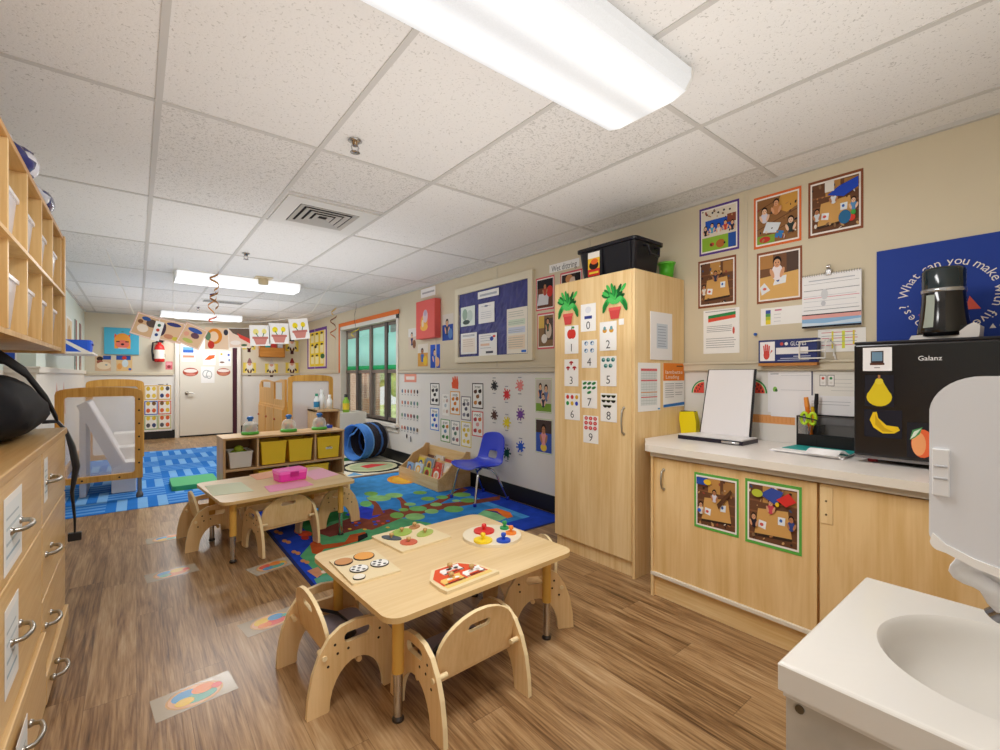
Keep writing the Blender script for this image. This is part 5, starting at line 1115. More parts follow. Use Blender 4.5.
def melon(px, flip, label):
    c = onX(px, 393, XR-.0035); k = -1 if flip else 1; r = .085; mm = MB()
    q = lambda rr: [(0,0)]+[(k*rr*math.cos(PI/2*i/12), rr*math.sin(PI/2*i/12)) for i in range(13)]
    for j, (rr, col) in enumerate(((r,'#2f8a4a'),(r*.9,'#cfe3b5'),(r*.84,'#e6503f'))):
        pts = q(rr); pts = pts[::-1] if flip else pts; mm.add([(-.0004*j, -u, v) for u, v in pts], [tuple(range(len(pts)))], pm(col, .5))
    for a, rr in ((.3,.5),(.7,.45),(1.1,.55),(.55,.7),(.95,.72),(.2,.72),(1.35,.68)): mm.add([(-.0018, -(k*r*rr*math.cos(a)+.004*math.cos(t)), r*rr*math.sin(a)+.006*math.sin(t)) for t in [2*PI*i/8 for i in range(8)]], [tuple(range(8))], BLACKP)
    tag(mm.build('watermelon_picture', loc=c), label, 'cutout', 'watermelon cutouts on the counter wall')
melon(704, True, 'paper watermelon wedge left of the white stand'); melon(752, False, 'paper watermelon wedge right of the white stand')
poster('picture_border', RX(746,795,413.5,421.5), [R(.03+.08*i,.2,.04+.08*i,.8,'#d98a48') for i in range(12)], 'orange paper border strip on the wall above the counter', 'border', '#e7a365')
# big blue poster
A = onX(877,252,XR); B = onX(1000,232.5,XR); z0 = 1.2
pw, ph_ = .745, A.z-z0; Oq = Vector((XR, A.y, z0))
sh = []
cxm, czm = .26, .378; Rr = .16           # ring of words, metres
def ring(text, a0, a1, size):
    out = []; n = len(text)
    ws = []
    for ch in text:
        vs, _f = text_geo(ch); ws.append((max(p[0] for p in vs)-min(p[0] for p in vs)+.16) if vs else .42)
    tot = sum(ws); acc = 0
    for ch, wv in zip(text, ws):
        a = a0+(a1-a0)*((acc+wv/2)/tot); acc += wv
        if ch != ' ': out.append(T(ch, (cxm+Rr*math.cos(a))/pw, (czm+Rr*math.sin(a))/ph_, size, '#f2ece8' if True else '', a-PI/2))
    return out
sh += ring('What can you make with five sh', math.radians(177), math.radians(-82), .052)+ring('apes?', math.radians(-114), math.radians(-172), .052)
q_ = lambda x, y: (x/pw, y/ph_)
sh += [P([q_(.155,.3),q_(.2,.3),q_(.2,.35)], '#e8695a'), P([q_(.31,.31),q_(.36,.31),q_(.325,.37)], '#e8695a'), P([q_(.385,.222),q_(.405,.222),q_(.395,.242)], '#e8e6ea'), E(.425/pw,.232/ph_,.01/pw,.01/ph_,'#e8e6ea'), R(.445/pw,.222/ph_,.463/pw,.242/ph_,'#e8e6ea')]
poster('picture_poster', (Oq, UR, UZ, pw, ph_), sh, 'large royal blue poster with a ring of white words behind the fridge', 'poster', '#22409c', th=.006)
# fridge magnets
m_ = 'magnet pictures on the black fridge'
FXm = 2.4995
poster('magnet_card', RX(863,892,348,371,FXm), [R(.28,.3,.72,.85,'#3a2a28'), R(.32,.42,.68,.8,'#6f8fa8'), R(.25,.25,.75,.34,'#5a3424'), R(.4,.12,.6,.16,'#999')], 'white card with a picture of a box on the black fridge', 'magnet', '#f1eff0', group=m_)
poster('fruit_picture', RX(865,894,375,406,FXm), [E(.5,.3,.44,.29,'#dcc31f'), P([(.12,.42),(.32,.72),(.4,.85),(.6,.85),(.68,.72),(.88,.42)], '#dcc31f'), E(.5,.8,.14,.1,'#e3cf3a'), R(.46,.88,.54,1.,'#a9744a')], 'yellow pear picture on the black fridge', 'magnet', '#1a1824', group=m_)
poster('fruit_picture', RX(864.5,902,409,436,FXm), [P([(.15,.62),(.24,.9),(.34,.92),(.38,.7),(.6,.45),(.9,.42),(.95,.3),(.8,.18),(.5,.15),(.25,.35)], '#e8c31c'), P([(.3,.85),(.34,.7),(.55,.36),(.8,.22),(.5,.22),(.3,.45)], '#caa214')], 'yellow bananas picture on the black fridge', 'magnet', '#1a1824', group=m_)
poster('fruit_picture', RX(907,936,422,457,FXm), [E(.55,.42,.4,.4,'#e8673a'), E(.42,.4,.25,.33,'#f0a26a'), P([(.1,.5),(.2,.78),(.55,.88),(.45,.68),(.25,.55)], '#4f9a5a'), P([(.12,.52),(.3,.62),(.5,.84),(.25,.74)], '#dfeadb')], 'peach picture with green leaf on the black fridge, cut by the dispenser', 'magnet', '#1c1a22', group=m_)
# cupboard door photos
g2 = 'green-bordered photos on the base cabinet door'
poster('photo_picture', RX(694.5,739,471.5,526,2.2428), framed('#5fb04a', pic_table(['#d8d3e0','#e8e2d8'],)+[R(0,.85,.3,1,'#2a4fa8'), E(.3,.92,.1,.06,'#e8c22f'), P([(.6,.4),(.95,.8),(.9,.85),(.55,.5)], '#5a3a24'), E(.08,.3,.05,.04,'#3a6ad0')]), 'green-bordered photo of a tilted table on the base cabinet door', 'photo', group=g2)
poster('photo_picture', RX(745.4,802,477.8,541,2.2428), framed('#5fb04a', pic_table(['#c94a5a','#2a2430','#3a4a8a'])+[P([(.25,.85),(.5,1),(.75,.95),(.6,.7)], '#3a4fa0'), P([(.6,.8),(.85,.95),(1,.82),(.8,.7)], '#d8352f'), E(.2,.86,.12,.07,'#b9c23c'), E(.62,.72,.04,.04,'#f0c21f')]), 'green-bordered photo of a table among coloured toys on the base cabinet door', 'photo', group=g2)
# ------------------------------------------------------------------ tall cabinet front and side
def digits(n, kind):
    o = [T(str(n), .5, .22, .075, '#4a4a4e')]
    def at(k): return k
    if kind == 'plate': return [E(.5,.78,.2,.12,'#dfe0e6'), R(.25,.45,.75,.56,'#2f3f8a')]+o
    if kind == 'apple1': return [E(.4,.7,.22,.17,'#d0392f'), E(.6,.7,.22,.17,'#d0392f'), P([(.47,.85),(.53,.85),(.56,.98),(.52,.98)], '#3a2a1c'), E(.62,.93,.1,.04,'#3f8a3a')]+o
    P2 = {2: [(.3,.72),(.7,.72)], 3: [(.5,.85),(.27,.66),(.73,.66)], 4: [(.3,.88),(.7,.88),(.3,.62),(.7,.62)], 5: [(.2,.88),(.5,.88),(.8,.88),(.35,.68),(.65,.68)], 6: [(.2,.86),(.5,.86),(.8,.86),(.2,.62),(.5,.62),(.8,.62)], 7: [(.2,.9),(.5,.9),(.8,.9),(.2,.74),(.5,.74),(.8,.74),(.5,.57)], 8: [(.2,.9),(.5,.9),(.8,.9),(.2,.73),(.5,.73),(.8,.73),(.3,.55),(.55,.55)], 9: [(.2,.9),(.5,.9),(.8,.9),(.2,.73),(.5,.73),(.8,.73),(.2,.55),(.5,.55),(.8,.55)]}[n]
    for i, (x, y) in enumerate(P2):
        if kind == 'pear': o += [E(x,y-.03,.13,.08,'#d9a03a'), E(x,y+.05,.08,.07,'#6fa0a8')]
        elif kind == 'mushroom': o += [P(ell(x,y,.15,.08,10,0,0,PI), '#b02a35'), R(x-.05,y-.07,x+.05,y,'#b02a35')]
        elif kind == 'blue': o += [E(x,y,.13,.075,'#7fa8cf'), E(x+.03,y-.01,.07,.045,'#e8eef3'), E(x-.04,y+.02,.05,.03,'#3d4a6a')]
        elif kind == 'grape': o += [E(x,y,.12,.07,'#4f8f8a'), E(x+.03,y+.02,.06,.03,'#8fc2bd'), E(x-.03,y-.02,.05,.03,'#2a5a60')]
        elif kind == 'balloon': o.append(E(x,y,.1,.08,['#d0332b','#c8343a','#d9a52a','#2f9a4a','#e0b52a','#2f45c0'][i]))
        elif kind == 'leaf': o.append(E(x,y,.14,.05,'#2f7f45',.2))
        elif kind == 'bowl': o += [P(ell(x,y+.03,.14,.09,10,0,PI,2*PI), '#23231f'), R(x-.14,y+.025,x+.14,y+.04,'#7a8a4a')]
        elif kind == 'rose': o += [E(x,y,.12,.07,'#c83a3c'), E(x,y,.06,.035,'#e88a8a')]
    return o
CARDS = [(0,581,596,305,332,'plate','blue hat picture, topmost of the cards'),(1,565,578.5,326.5,354,'apple1','one red apple'),(2,600,616.7,322.5,351,'pear','two birds'),(4,582,597,340.5,368,'blue','four blue shapes'),(3,564.6,578.5,359.5,386,'mushroom','three dark red mushrooms'),(5,600.5,616.6,356.5,386,'grape','five teal shapes'),(7,582,597.2,380.5,407.5,'leaf','seven green leaves'),(6,565,580,393,419,'balloon','six coloured balloons'),(8,600.8,617,393,421,'bowl','eight black bowls'),(9,583.5,598.5,415,442,'rose','nine red flowers')]
for n, a, b, t_, bt, kd, what in CARDS:
    poster('number_card', RX(a,b,t_,bt,TX-.0005), digits(n, kd), 'white number %d card with %s on the tall cabinet' % (n, what.replace('blue hat picture, topmost of the cards', 'a blue hat, topmost of its group')), 'card', group='number cards on the tall cabinet door')
def plant(fr, label):
    O, U, V, w, h = fr; random.seed(4); shp = []
    for i in range(24):
        a = random.uniform(.15, PI-.15); r = random.uniform(.12,.5); x = .5+.85*r*math.cos(a); y = .48+.95*r*math.sin(a)*.95
        shp.append(E(x, y, .13, .05, ['#1f7a35','#2fa048','#145c2a','#4cc05a'][i % 4], a))
    for s_ in (-1, 1): shp += [E(.5+s_*.3,.42,.2,.08,'#35ad4e',s_*-.8), E(.5+s_*.36,.32,.16,.06,'#1f7a35',s_*-1.1), E(.5+s_*.12,.47,.15,.07,'#58c765',s_*.5)]
    shp += [P([(.36,0),(.64,0),(.7,.24),(.3,.24)], '#cf4a48'), R(.28,.22,.72,.3,'#e05d58')]
    mm = MB(); sheet(mm, (0,0,0), U, V, w, h, shp, None, .0004)
    tag(mm.build('plant_cutout', loc=O), label, 'cutout', 'potted plant stickers on the tall cabinet')
plant(RX(557.5,580,290,326,TX-.0006), 'potted plant sticker at the upper left of the tall cabinet door'); plant(RX(601.5,629.5,282.5,320.5,TX-.0006), 'potted plant sticker at the upper right of the tall cabinet door')
poster('small_tag', RX(619,624,319,325,TX-.0006), [], 'tiny white tag by the right plant sticker', 'tag')
g3 = 'papers on the side of the tall cabinet'
poster('notice_sign', FY(650,671.5,311,359.5,TY0-.0008), [R(.27,.24,.78,.76,'#cdd6e0')]+lines(.32,.72,[.7,.64,.58,.52,.46,.4,.34,.29],'#8f9bb0',.012), 'white framed notice high on the side of the tall cabinet', 'notice', '#efeded', th=.004, group=g3)
poster('notice_sign', FY(637.8,660,362.5,412,TY0-.0008), [R(.12,.12,.85,.88,'#dfe3e2'), R(.12,.83,.85,.88,'#d9686a'), R(.12,.62,.85,.65,'#d9686a'), R(.12,.38,.85,.4,'#d99a6a'), R(.12,.28,.85,.3,'#d9686a'), R(.88,.02,.98,.05,'#3f8fc8')]+[R(.12+.12*i,.12,.125+.12*i,.88,'#aab4b0') for i in range(6)]+lines(.12,.85,[.78,.73,.68,.56,.5,.45,.33,.22,.16],'#b5bdba',.008), 'white chart sheet with red rows on the side of the tall cabinet', 'notice', group=g3)
poster('notice_sign', FY(663,684,363,407.5,TY0-.0008), [R(0,.6,1,1,'#e8832b'), T('lambette', .5,.8,.032,'#f6ece0',0,.8), T('Loading', .42,.69,.032,'#f6ece0',0,.62), R(.62,.92,.92,.95,'#7a4a1c'), P([(0,0),(1,.03),(1,.1),(0,.06)], '#2f78c4')]+lines(.08,.5,[.53,.48,.43,.38,.33,.28,.23])+lines(.54,.92,[.53,.48,.43,.33,.28]), 'orange-headed flyer on the side of the tall cabinet', 'notice', group=g3)
# ------------------------------------------------------------------ right wall between cabinet and window
O, U, V, w, h = RX(457,534.5,290,363)
bb = thing('bulletin_board', 'cream-framed bulletin board covered in crinkled navy paper', 'board', O)
MB().prism([(0,0),(w,0),(w,h),(0,h)], .03, pm('#e3dac2', .5), lambda u, v, q: Vector((-q,-u,v)), [[(.062,.065),(w-.062,.065),(w-.062,h-.072),(.062,h-.072)]]).build('frame', bb, bevel=.004)
random.seed(9); NAVY = pm('#3d3f80', .45, 0, .4, 0, 1, 0, .2); m = MB(); nu, nv = 36, 20; vs = []
for j in range(nv+1):
    for i in range(nu+1): vs.append((-.004-random.uniform(0,.009), -.058-(w-.116)*i/nu, .06+(h-.127)*j/nv))
m.add(vs, [(j*(nu+1)+i,j*(nu+1)+i+1,(j+1)*(nu+1)+i+1,(j+1)*(nu+1)+i) for j in range(nv) for i in range(nu)], NAVY).build('paper_backing', bb)
g4 = 'papers pinned on the bulletin board'
XB = XR-.0145
poster('notice_sign', RX(478,499,292.5,299.5,XB), [R(.1,.3,.9,.6,'#b9bcc6')], 'narrow white heading strip at the top of the bulletin board', 'notice', group=g4)
poster('notice_sign', RX(461,475,308,327,XB), [E(.3,.6,.18,.3,'#9fb8a8'), E(.65,.5,.2,.3,'#c7d6cf'), E(.4,.2,.25,.12,'#4a5a58')], 'pale green picture sheet, upper left on the bulletin board', 'notice', '#e3ece6', group=g4)
poster('notice_sign', RX(478.7,494.5,304.5,324,XB), lines(.15,.85,[.85,.55,.45,.35,.25],'#b7bac2',.02)+[E(.5,.85,.12,.05,'#8f95a8')], 'plain white sheet in the upper middle of the bulletin board', 'notice', group=g4)
poster('notice_sign', RX(461,477,334,354.5,XB), [R(.1,.08,.9,.75,'#f1e6d9')]+lines(.12,.88,[.85,.9],'#a5a8b0',.03)+lines(.15,.8,[.68,.58,.48,.38],'#c9b7a6',.02), 'cream sheet, lower left on the bulletin board', 'notice', group=g4)
poster('notice_sign', RX(479,497,334.5,356,XB), [E(.72,.75,.1,.1,'#3f55a8'), E(.85,.85,.08,.05,'#d8403a'), R(.1,.45,.6,.55,'#e8c7b0'), R(.4,.1,.8,.2,'#4a4a58')]+lines(.1,.7,[.9,.8,.68,.35],'#a9acb5',.02), 'white sheet with a blue and red figure, lower middle on the bulletin board', 'notice', group=g4)
poster('notice_sign', RX(507,527.5,309.5,354,XB), [R(.08,.62,.9,.75,'#d6e3cf'), R(.08,.45,.9,.58,'#cfd6e8'), R(.08,.1,.9,.4,'#eedcc4'), R(.72,.02,.95,.07,'#2f6fd0')]+lines(.08,.85,[.92,.87,.82,.7,.66,.52,.48,.35,.3,.25,.2,.15],'#9ea6a0',.008), 'tall pastel notice at the right of the bulletin board', 'notice', '#efe9dc', group=g4)
# red canvas
a = onX(416,302.5,XR-.09); b = onX(434.5,340,XR-.09); c0 = onX(416,339.6,XR-.09)
o = thing('canvas_picture', 'coral red box canvas with an orange animal on the right wall', 'picture', (XR-.09,a.y,c0.z)); w, h = a.y-b.y, a.z-c0.z
MB().box((0,-w,0), (.088,0,h), pm('#df5f58', .6)).build('canvas', o, bevel=.004)
mm = MB(); sheet(mm, (-.0004,0,0), UR, UZ, w, h, [E(.45,.42,.19,.2,'#e8a34a'), E(.52,.58,.13,.17,'#d9c0c4'), E(.45,.3,.2,.1,'#efb455'), E(.52,.66,.08,.08,'#b9a9c0'), E(.38,.4,.06,.1,'#e7d0b0')], None, 0); mm.build('painted_animal', o)
poster('name_strip', RX(421,436,290,298.5), [R(.1,.4,.9,.6,'#b3b3b8')], 'white paper strip above the coral red canvas', 'label')
g5 = 'small photos around the red canvas'
def minip(cols): 
    return [R(0,0,1,1,cols[0]), R(0,.6,1,1,cols[1])]+kid(.45,.65,.28,cols[2])+[E(.75,.25,.2,.2,cols[3])]
poster('photo_picture', RX(408.5,416.5,329,350), minip(['#d8c6b4','#e5e0da','#2a2f6a','#8a5a3a']), 'small photo of a child at the left of the red canvas', 'photo', group=g5)
poster('photo_picture', RX(418,428,344.5,366.5), minip(['#d9a04a','#e5ddd0','#2f6ab0','#e8c22f']), 'small photo with yellow and blue toys under the red canvas', 'photo', group=g5)
poster('photo_picture', RX(430.5,440.2,345,368), minip(['#2350b5','#2a5ac8','#4a6ac0','#e8b48a']), 'small photo with blue background under the red canvas', 'photo', group=g5)
poster('photo_picture', RX(442.5,453.3,315,341), minip(['#2a4fa5','#d9d2c8','#3a3f58','#5a86c0']), 'small photo of a sitting child right of the red canvas', 'photo', group=g5)
g6 = 'red-bordered photos beside the bulletin board'
poster('photo_picture', RX(536.2,554.6,279,311.5), framed('#d9606a', [R(0,0,1,1,'#6a3f30'), R(0,.7,1,1,'#1f1c22'), P([(.0,.1),(.7,.1),(.75,.5),(.1,.5)], '#d5d3d8'), E(.8,.55,.2,.2,'#c8352f')]+kid(.5,.75,.2,'#b5483a')), 'upper red-bordered photo right of the bulletin board', 'photo', group=g6)
poster('photo_picture', RX(537.6,554.6,314,349.5), framed('#d9606a', [R(0,0,1,1,'#8a6a4a'), R(0,.6,.4,1,'#d9b45a'), R(.4,.2,1,.9,'#5a4a42'), E(.7,.5,.2,.25,'#d8c8b8'), E(.4,.25,.2,.15,'#e8e0d8')]+kid(.65,.8,.2,'#4a5a48')), 'lower red-bordered photo right of the bulletin board', 'photo', group=g6)
poster('photo_picture', RX(560.5,582.5,273.5,310), framed('#d9606a', [R(0,0,1,1,'#3a2a26'), E(.4,.85,.2,.14,'#c98a5a'), E(.6,.7,.2,.2,'#d8c0b0'), E(.85,.85,.15,.15,'#181418')]), 'red-bordered photo half hidden behind the top of the tall cabinet', 'photo', group=g6)
poster('name_strip', RX(549.5,579.5,265.5,273.5), [T('Wet dittring', .5,.45,.075,'#4a4a50',0,.84)], 'white paper strip with handwriting above the tall cabinet', 'label')
# lower charts
m = MB(); random.seed(21); shp = []
for r, y in enumerate((.86,.66,.44,.22)):
    for i in range(6):
        x = .1+.15*i; c = random.choice(['#a83a3a','#4a6a8a','#3a3a44','#c86a4a','#5a8a6a','#7a5a3a'])
        shp += [E(x,y,.035,.035,c), R(x-.02,y-.07,x+.015,y-.05,'#8a8a90')]
shp += [E(.35,.08,.03,.04,'#3a3a44'), R(.52,0,.56,.09,'#55555c')]
poster('alphabet_picture_chart', RX(400.5,421,383,439), shp, 'white alphabet picture chart right of the window', 'chart', '#e6e2dc', th=.0008)
poster('name_strip', RX(404.5,416.5,374,382), [R(.15,.3,.85,.7,'#f3e5dd')], 'small coral heading strip above the alphabet chart', 'label', '#ec9c86')
def ccard(word, border, cols, px, label):
    a, b, t_, bt = px; shp = [R(0,0,1,1,border), R(.07,.04,.93,.96,'#f3f0ea'), T(word, .5, .86, .05, '#3a3a3e', 0, .5)]
    for i, (x, y) in enumerate(((.3,.66),(.7,.68),(.5,.47),(.3,.22),(.7,.22))):
        c = cols[i % len(cols)]; shp += [E(x,y,.15,.075,c), E(x+.06,y+.05,.08,.04,c)]
    poster('picture_card', RX(a,b,t_,bt), shp, label, 'card', group='colour cards on the lower right wall')
ccard('black','#2a2728',['#2a2728','#3a3a40'],(430.4,439.6,383,404.6),'black-bordered colour card with black animals, top left of its group')
ccard('white','#e2ded8',['#e9e2d8','#c9a89a','#b9c4c9'],(442,449.4,393,416),'white colour card with faint pictures')
ccard('orange','#e0a03c',['#d9822b','#b9702f'],(450.4,460.2,391,414),'orange-bordered colour card under the handprint')
ccard('gray','#8a7f86',['#5a5660','#8a848c'],(461.3,471.2,396,419.6),'grey-bordered colour card in the upper row')
ccard('brown','#3f322c',['#5a3a26','#2f2723','#8a5a34','#c98a4a'],(472.3,483.5,383,408),'dark brown-bordered colour card, top right of its group')
ccard('blue','#4a7fd0',['#2a4fb8','#3f8fc8'],(430.4,439.2,407.5,429.5),'blue-bordered colour card at the left end of the lower row')
ccard('green','#6f9a5a',['#4f8a4a','#c9803a','#6f8fae','#3f7a4a'],(440.8,450.2,418.5,441),'green-bordered colour card in the lower row')
ccard('silver','#8f979a',['#7a8288','#a86a6a','#5a7a68'],(451,460.2,420,444),'silver-grey-bordered colour card in the lower row')
ccard('yellow','#dcc95a',['#dcb93a','#e2cf6a'],(461.3,471.5,421,446),'yellow-bordered colour card at the bottom of its group')
ccard('red','#d9594f',['#b5434a','#d8784a','#e2a09a'],(472,483.5,410.5,435.5),'red-bordered colour card above the blue chair')
poster('handprint_picture', RX(451.5,459,376,389.5), [P([(.1,.1),(.9,.05),(.95,.5),(.8,1),(.7,.98),(.65,.7),(.55,1.),(.4,.98),(.38,.7),(.25,.95),(.12,.9),(.15,.6),(.02,.5)], '#e8582f')], 'orange handprint cutout above the orange colour card', 'cutout', None, 0)
for px, py, c, lb in ((494.4,385.6,'#2f2c33','black paint splat cutout, upper left of its group'),(506.8,394.4,'#d8363c','red paint splat cutout'),(520,385.6,'#e88a86','pink paint splat cutout'),(494.4,415,'#5a3a34','brown paint splat cutout'),(520.4,414.4,'#7a4a9a','purple paint splat cutout'),(507,422.4,'#e3cf2f','yellow paint splat cutout'),(507,453,'#1f5f48','green paint splat cutout, lowest of its group'),(520.8,446.6,'#2f5fc8','blue paint splat cutout above the chair shadow')):
    random.seed(px); mm = MB(); c0 = onX(px, py, XR-.001); shp = [E(0,0,.028,.028,c)]
    for i in range(9):
        a = 2*PI*i/9+random.uniform(-.15,.15); r = random.uniform(.036,.05); shp += [P([(.024*math.cos(a-.5),.024*math.sin(a-.5)),(r*math.cos(a),r*math.sin(a)),(.024*math.cos(a+.5),.024*math.sin(a+.5))], c), E(r*math.cos(a),r*math.sin(a),.008,.008,c,0,8)]
    shp += [R(-.02,.062,.02,.07,'#a2a2a6'), R(-.02,-.07,.02,-.062,'#a2a2a6')]
    sheet(mm, (0,0,0), UR, UZ, 1, 1, [('p', [(u*1.25,v*1.2) for u, v in q[1]], q[2]) for q in shp], None, .0005); tag(mm.build('splat_picture', loc=c0), lb+' on the lower right wall', 'cutout', 'paint splat cutouts on the lower right wall')
g7 = 'pale-bordered photos left of the tall cabinet'
poster('photo_picture', RX(535.6,552,378,412), framed('#b9cf9a', [R(0,0,1,1,'#c9c2b5'), R(0,0,1,.25,'#7aa03a')]+kid(.3,.75,.22,'#2f3f6a')+kid(.68,.7,.24,'#6a7aa0')+kid(.5,.45,.2,'#3a3a4a'), .02, .015), 'photo of children outdoors left of the tall cabinet, upper of two', 'photo', group=g7)
poster('photo_picture', RX(535.6,552.4,418,452), framed('#b9cf9a', [R(0,0,1,1,'#3a58b0'), R(0,.6,1,1,'#4a3a38'), E(.5,.15,.2,.12,'#e8c84a')]+kid(.5,.7,.3,'#e39a9a'), .02, .015), 'photo of a child in a pink top left of the tall cabinet, lower of two', 'photo', group=g7)
# yellow chart by the window
shp = [R(0,0,1,1,'#6a3a9a'), R(.06,.05,.94,.93,'#f2dfc0'), R(.14,.06,.86,.92,'#eed023')]
for r in range(3):
    for i in range(3): shp += [R(.2+.24*i,.12+.27*r,.36+.24*i,.3+.27*r,'#f2e7b0'), E(.28+.24*i,.33+.27*r,.06,.025,'#4a3a2a')]
poster('wall_chart', RX(307.5,327,331,369), shp+[E(.8,.3,.1,.06,'#2f6a3a'), E(.45,.55,.06,.04,'#222')], 'yellow chart with purple border left of the window', 'chart')
# ================================================================== FAR WALL
def animal(o): return o
O, U, V, w, h = FY(104,139,327,354,YF-.03)
o = thing('canvas_picture', 'turquoise canvas of a sleepy orange animal face on the far wall', 'picture', (O.x,YF-.032,O.z))
MB().box((0,0,0), (w,.03,h), pm('#4fb6d8', .6)).build('canvas', o, bevel=.003)
mm = MB(); sheet(mm, (0,-.0005,0), UF, UZ, w, h, [P([(.28,.62),(.3,.78),(.4,.68)], '#e8604a'), P([(.72,.62),(.75,.76),(.6,.68)], '#e8604a'), E(.52,.5,.24,.3,'#efa044'), R(.29,.22,.75,.5,'#efa044'), E(.52,.38,.2,.16,'#ea7a68'), R(.34,.46,.44,.5,'#3a2a2a'), R(.6,.46,.7,.5,'#3a2a2a'), E(.52,.38,.05,.04,'#4a2a2c'), R(.4,.22,.64,.25,'#c8e0ea'), R(.49,.84,.55,.86,'#35506a')], None, 0); mm.build('painted_face', o)
g8 = 'small pictures under the turquoise canvas'
poster('photo_picture', FY(95,111,355.5,371), [R(0,0,1,1,'#d8b795'), R(.5,.75,1,1,'#2a4fa0'), E(.3,.8,.2,.15,'#3a2a24'), E(.3,.6,.2,.12,'#a05a48'), E(.55,.35,.45,.25,'#ecd9bb'), E(.7,.4,.08,.05,'#8aa0a8')], 'small photo of a child lying down, left of two under the turquoise canvas', 'photo', group=g8)
poster('photo_picture', FY(116.3,132.3,355.5,371), [R(0,0,1,1,'#e3c089'), R(0,.72,.9,1,'#2a4fa0'), E(.5,.85,.15,.12,'#c83a30'), E(.55,.5,.2,.25,'#cfdde2'), E(.2,.3,.15,.2,'#e2a05a'), E(.85,.12,.1,.08,'#3a6ac0')], 'small photo of a child in a light shirt, right of two under the turquoise canvas', 'photo', group=g8)
shp = []
for r, (y0, y1) in enumerate(((.66,.97),(.35,.64),(.04,.33))):
    for c, (x0, x1) in enumerate(((.03,.49),(.51,.97))):
        bc = [['#d9b04a','#d9b04a'],['#3f6ac0','#d8653a'],['#9fbf8a','#c9c68a']][r][c]
        shp += [R(x0,y0,x1,y1,bc), R(x0+.035,y0+.02,x1-.035,y1-.02,'#f4f1ea')]
        for k in range(4): shp.append(E(x0+.13+.2*(k % 2), y0+.09+.15*(k//2), .07,.045, random.choice(['#d9b83a','#3a4a7a','#d8653a','#55565c','#7a5a3a','#e8c84a'])))
poster('wall_chart', FY(143.5,172,384,432,YF-.014), shp+[R(.5,.985,.7,.995,'#777'), E(.82,.99,.03,.01,'#3a4a5a')], 'white chart of six coloured picture boxes on the far wall', 'chart', '#efecea')
# fire extinguisher
c0 = onY(159.5,362,YF-.09)
o = thing('fire_extinguisher', 'red and white fire extinguisher hanging on the far wall', 'extinguisher', (c0.x,YF-.09,c0.z))
MB().lathe([(0,0),(.075,0),(.08,.02),(.08,.27),(.06,.32),(.03,.34),(.03,.37)], pm('#cf2a26', .25), n=24).build('cylinder', o); MB().lathe([(.081,.06),(.081,.23)], pm('#efe8dc', .5), n=24).build('cylinder_label', o)
MB().box((-.05,-.02,.37), (.06,.02,.395), BLACKP).box((-.02,-.02,.395), (.08,.015,.42), BLACKP).build('valve', o, bevel=.003); MB().tube([(-.03,0,.38),(-.1,-.01,.36),(-.115,-.02,.2),(-.1,-.02,.06),(-.09,-.02,.02)], .014, BLACKP).build('hose', o)
MB().box((-.09,.075,.1), (.09,.088,.16), BLACKP).build('wall_mount', o)
poster('inspection_sign', FY(165.5,172.5,361.5,369.5), [R(.1,.55,.9,.9,'#e8a0a8'), E(.5,.35,.25,.2,'#8a3a40')], 'small pink tag right of the fire extinguisher', 'tag', '#d8727a')
# door pictures
YD = YF-.0365; g9 = 'pictures taped on the far door'
for px, shp, lb, base in (((181.5,195.5,352,361.5),[R(.1,.5,.9,.66,'#c98a6a'), R(.1,.4,.9,.5,'#e0b09a')],'white card with a thin lip shape, upper left on the door',PAPER),((203,215.5,352,365),[P([(.1,.4),(.5,.75),(.95,.8),(.9,.55),(.5,.4)], '#e0622f')],'white card with an orange mouth, upper middle on the door',PAPER),((219,231,351,366),[E(.2,.8,.1,.07,'#c9b84a'), E(.8,.75,.1,.08,'#4a6ac0'), E(.25,.25,.2,.06,'#8a6a5a'), E(.85,.4,.07,.08,'#6a8ac0')],'white card with small marks, upper right on the door',PAPER),
    ((182,199,366,378),[E(.5,.5,.46,.36,'#b5533f'), E(.5,.6,.4,.16,'#efe3dc'), E(.5,.3,.3,.1,'#d98a7a')],'paper mouth cutout, lower left on the door',None),((201,214.5,366.5,383),[E(.4,.55,.3,.25,'#aab0b2'), E(.4,.55,.24,.2,PAPER), E(.6,.5,.22,.25,'#9aa0a2'), E(.6,.5,.17,.2,PAPER), R(.3,.4,.7,.43,'#8a9092')],'white sheet with a grey line drawing, lower middle on the door',PAPER),((216,231,366.5,377.5),[E(.5,.5,.46,.36,'#b5634f'), E(.5,.62,.4,.14,'#efe3dc'), E(.5,.32,.3,.1,'#c9856a')],'paper mouth cutout, lower right on the door',None),((183,193.5,347,352.5),[R(0,0,1,.5,'#3a6ac0'), R(0,.5,1,1,'#6fb0d8')],'small blue sticker at the top left of the door',PAPER)):
    poster('door_picture', FY(*px,YD), shp, lb, 'picture', base, th=.0008 if base else 0, group=g9)
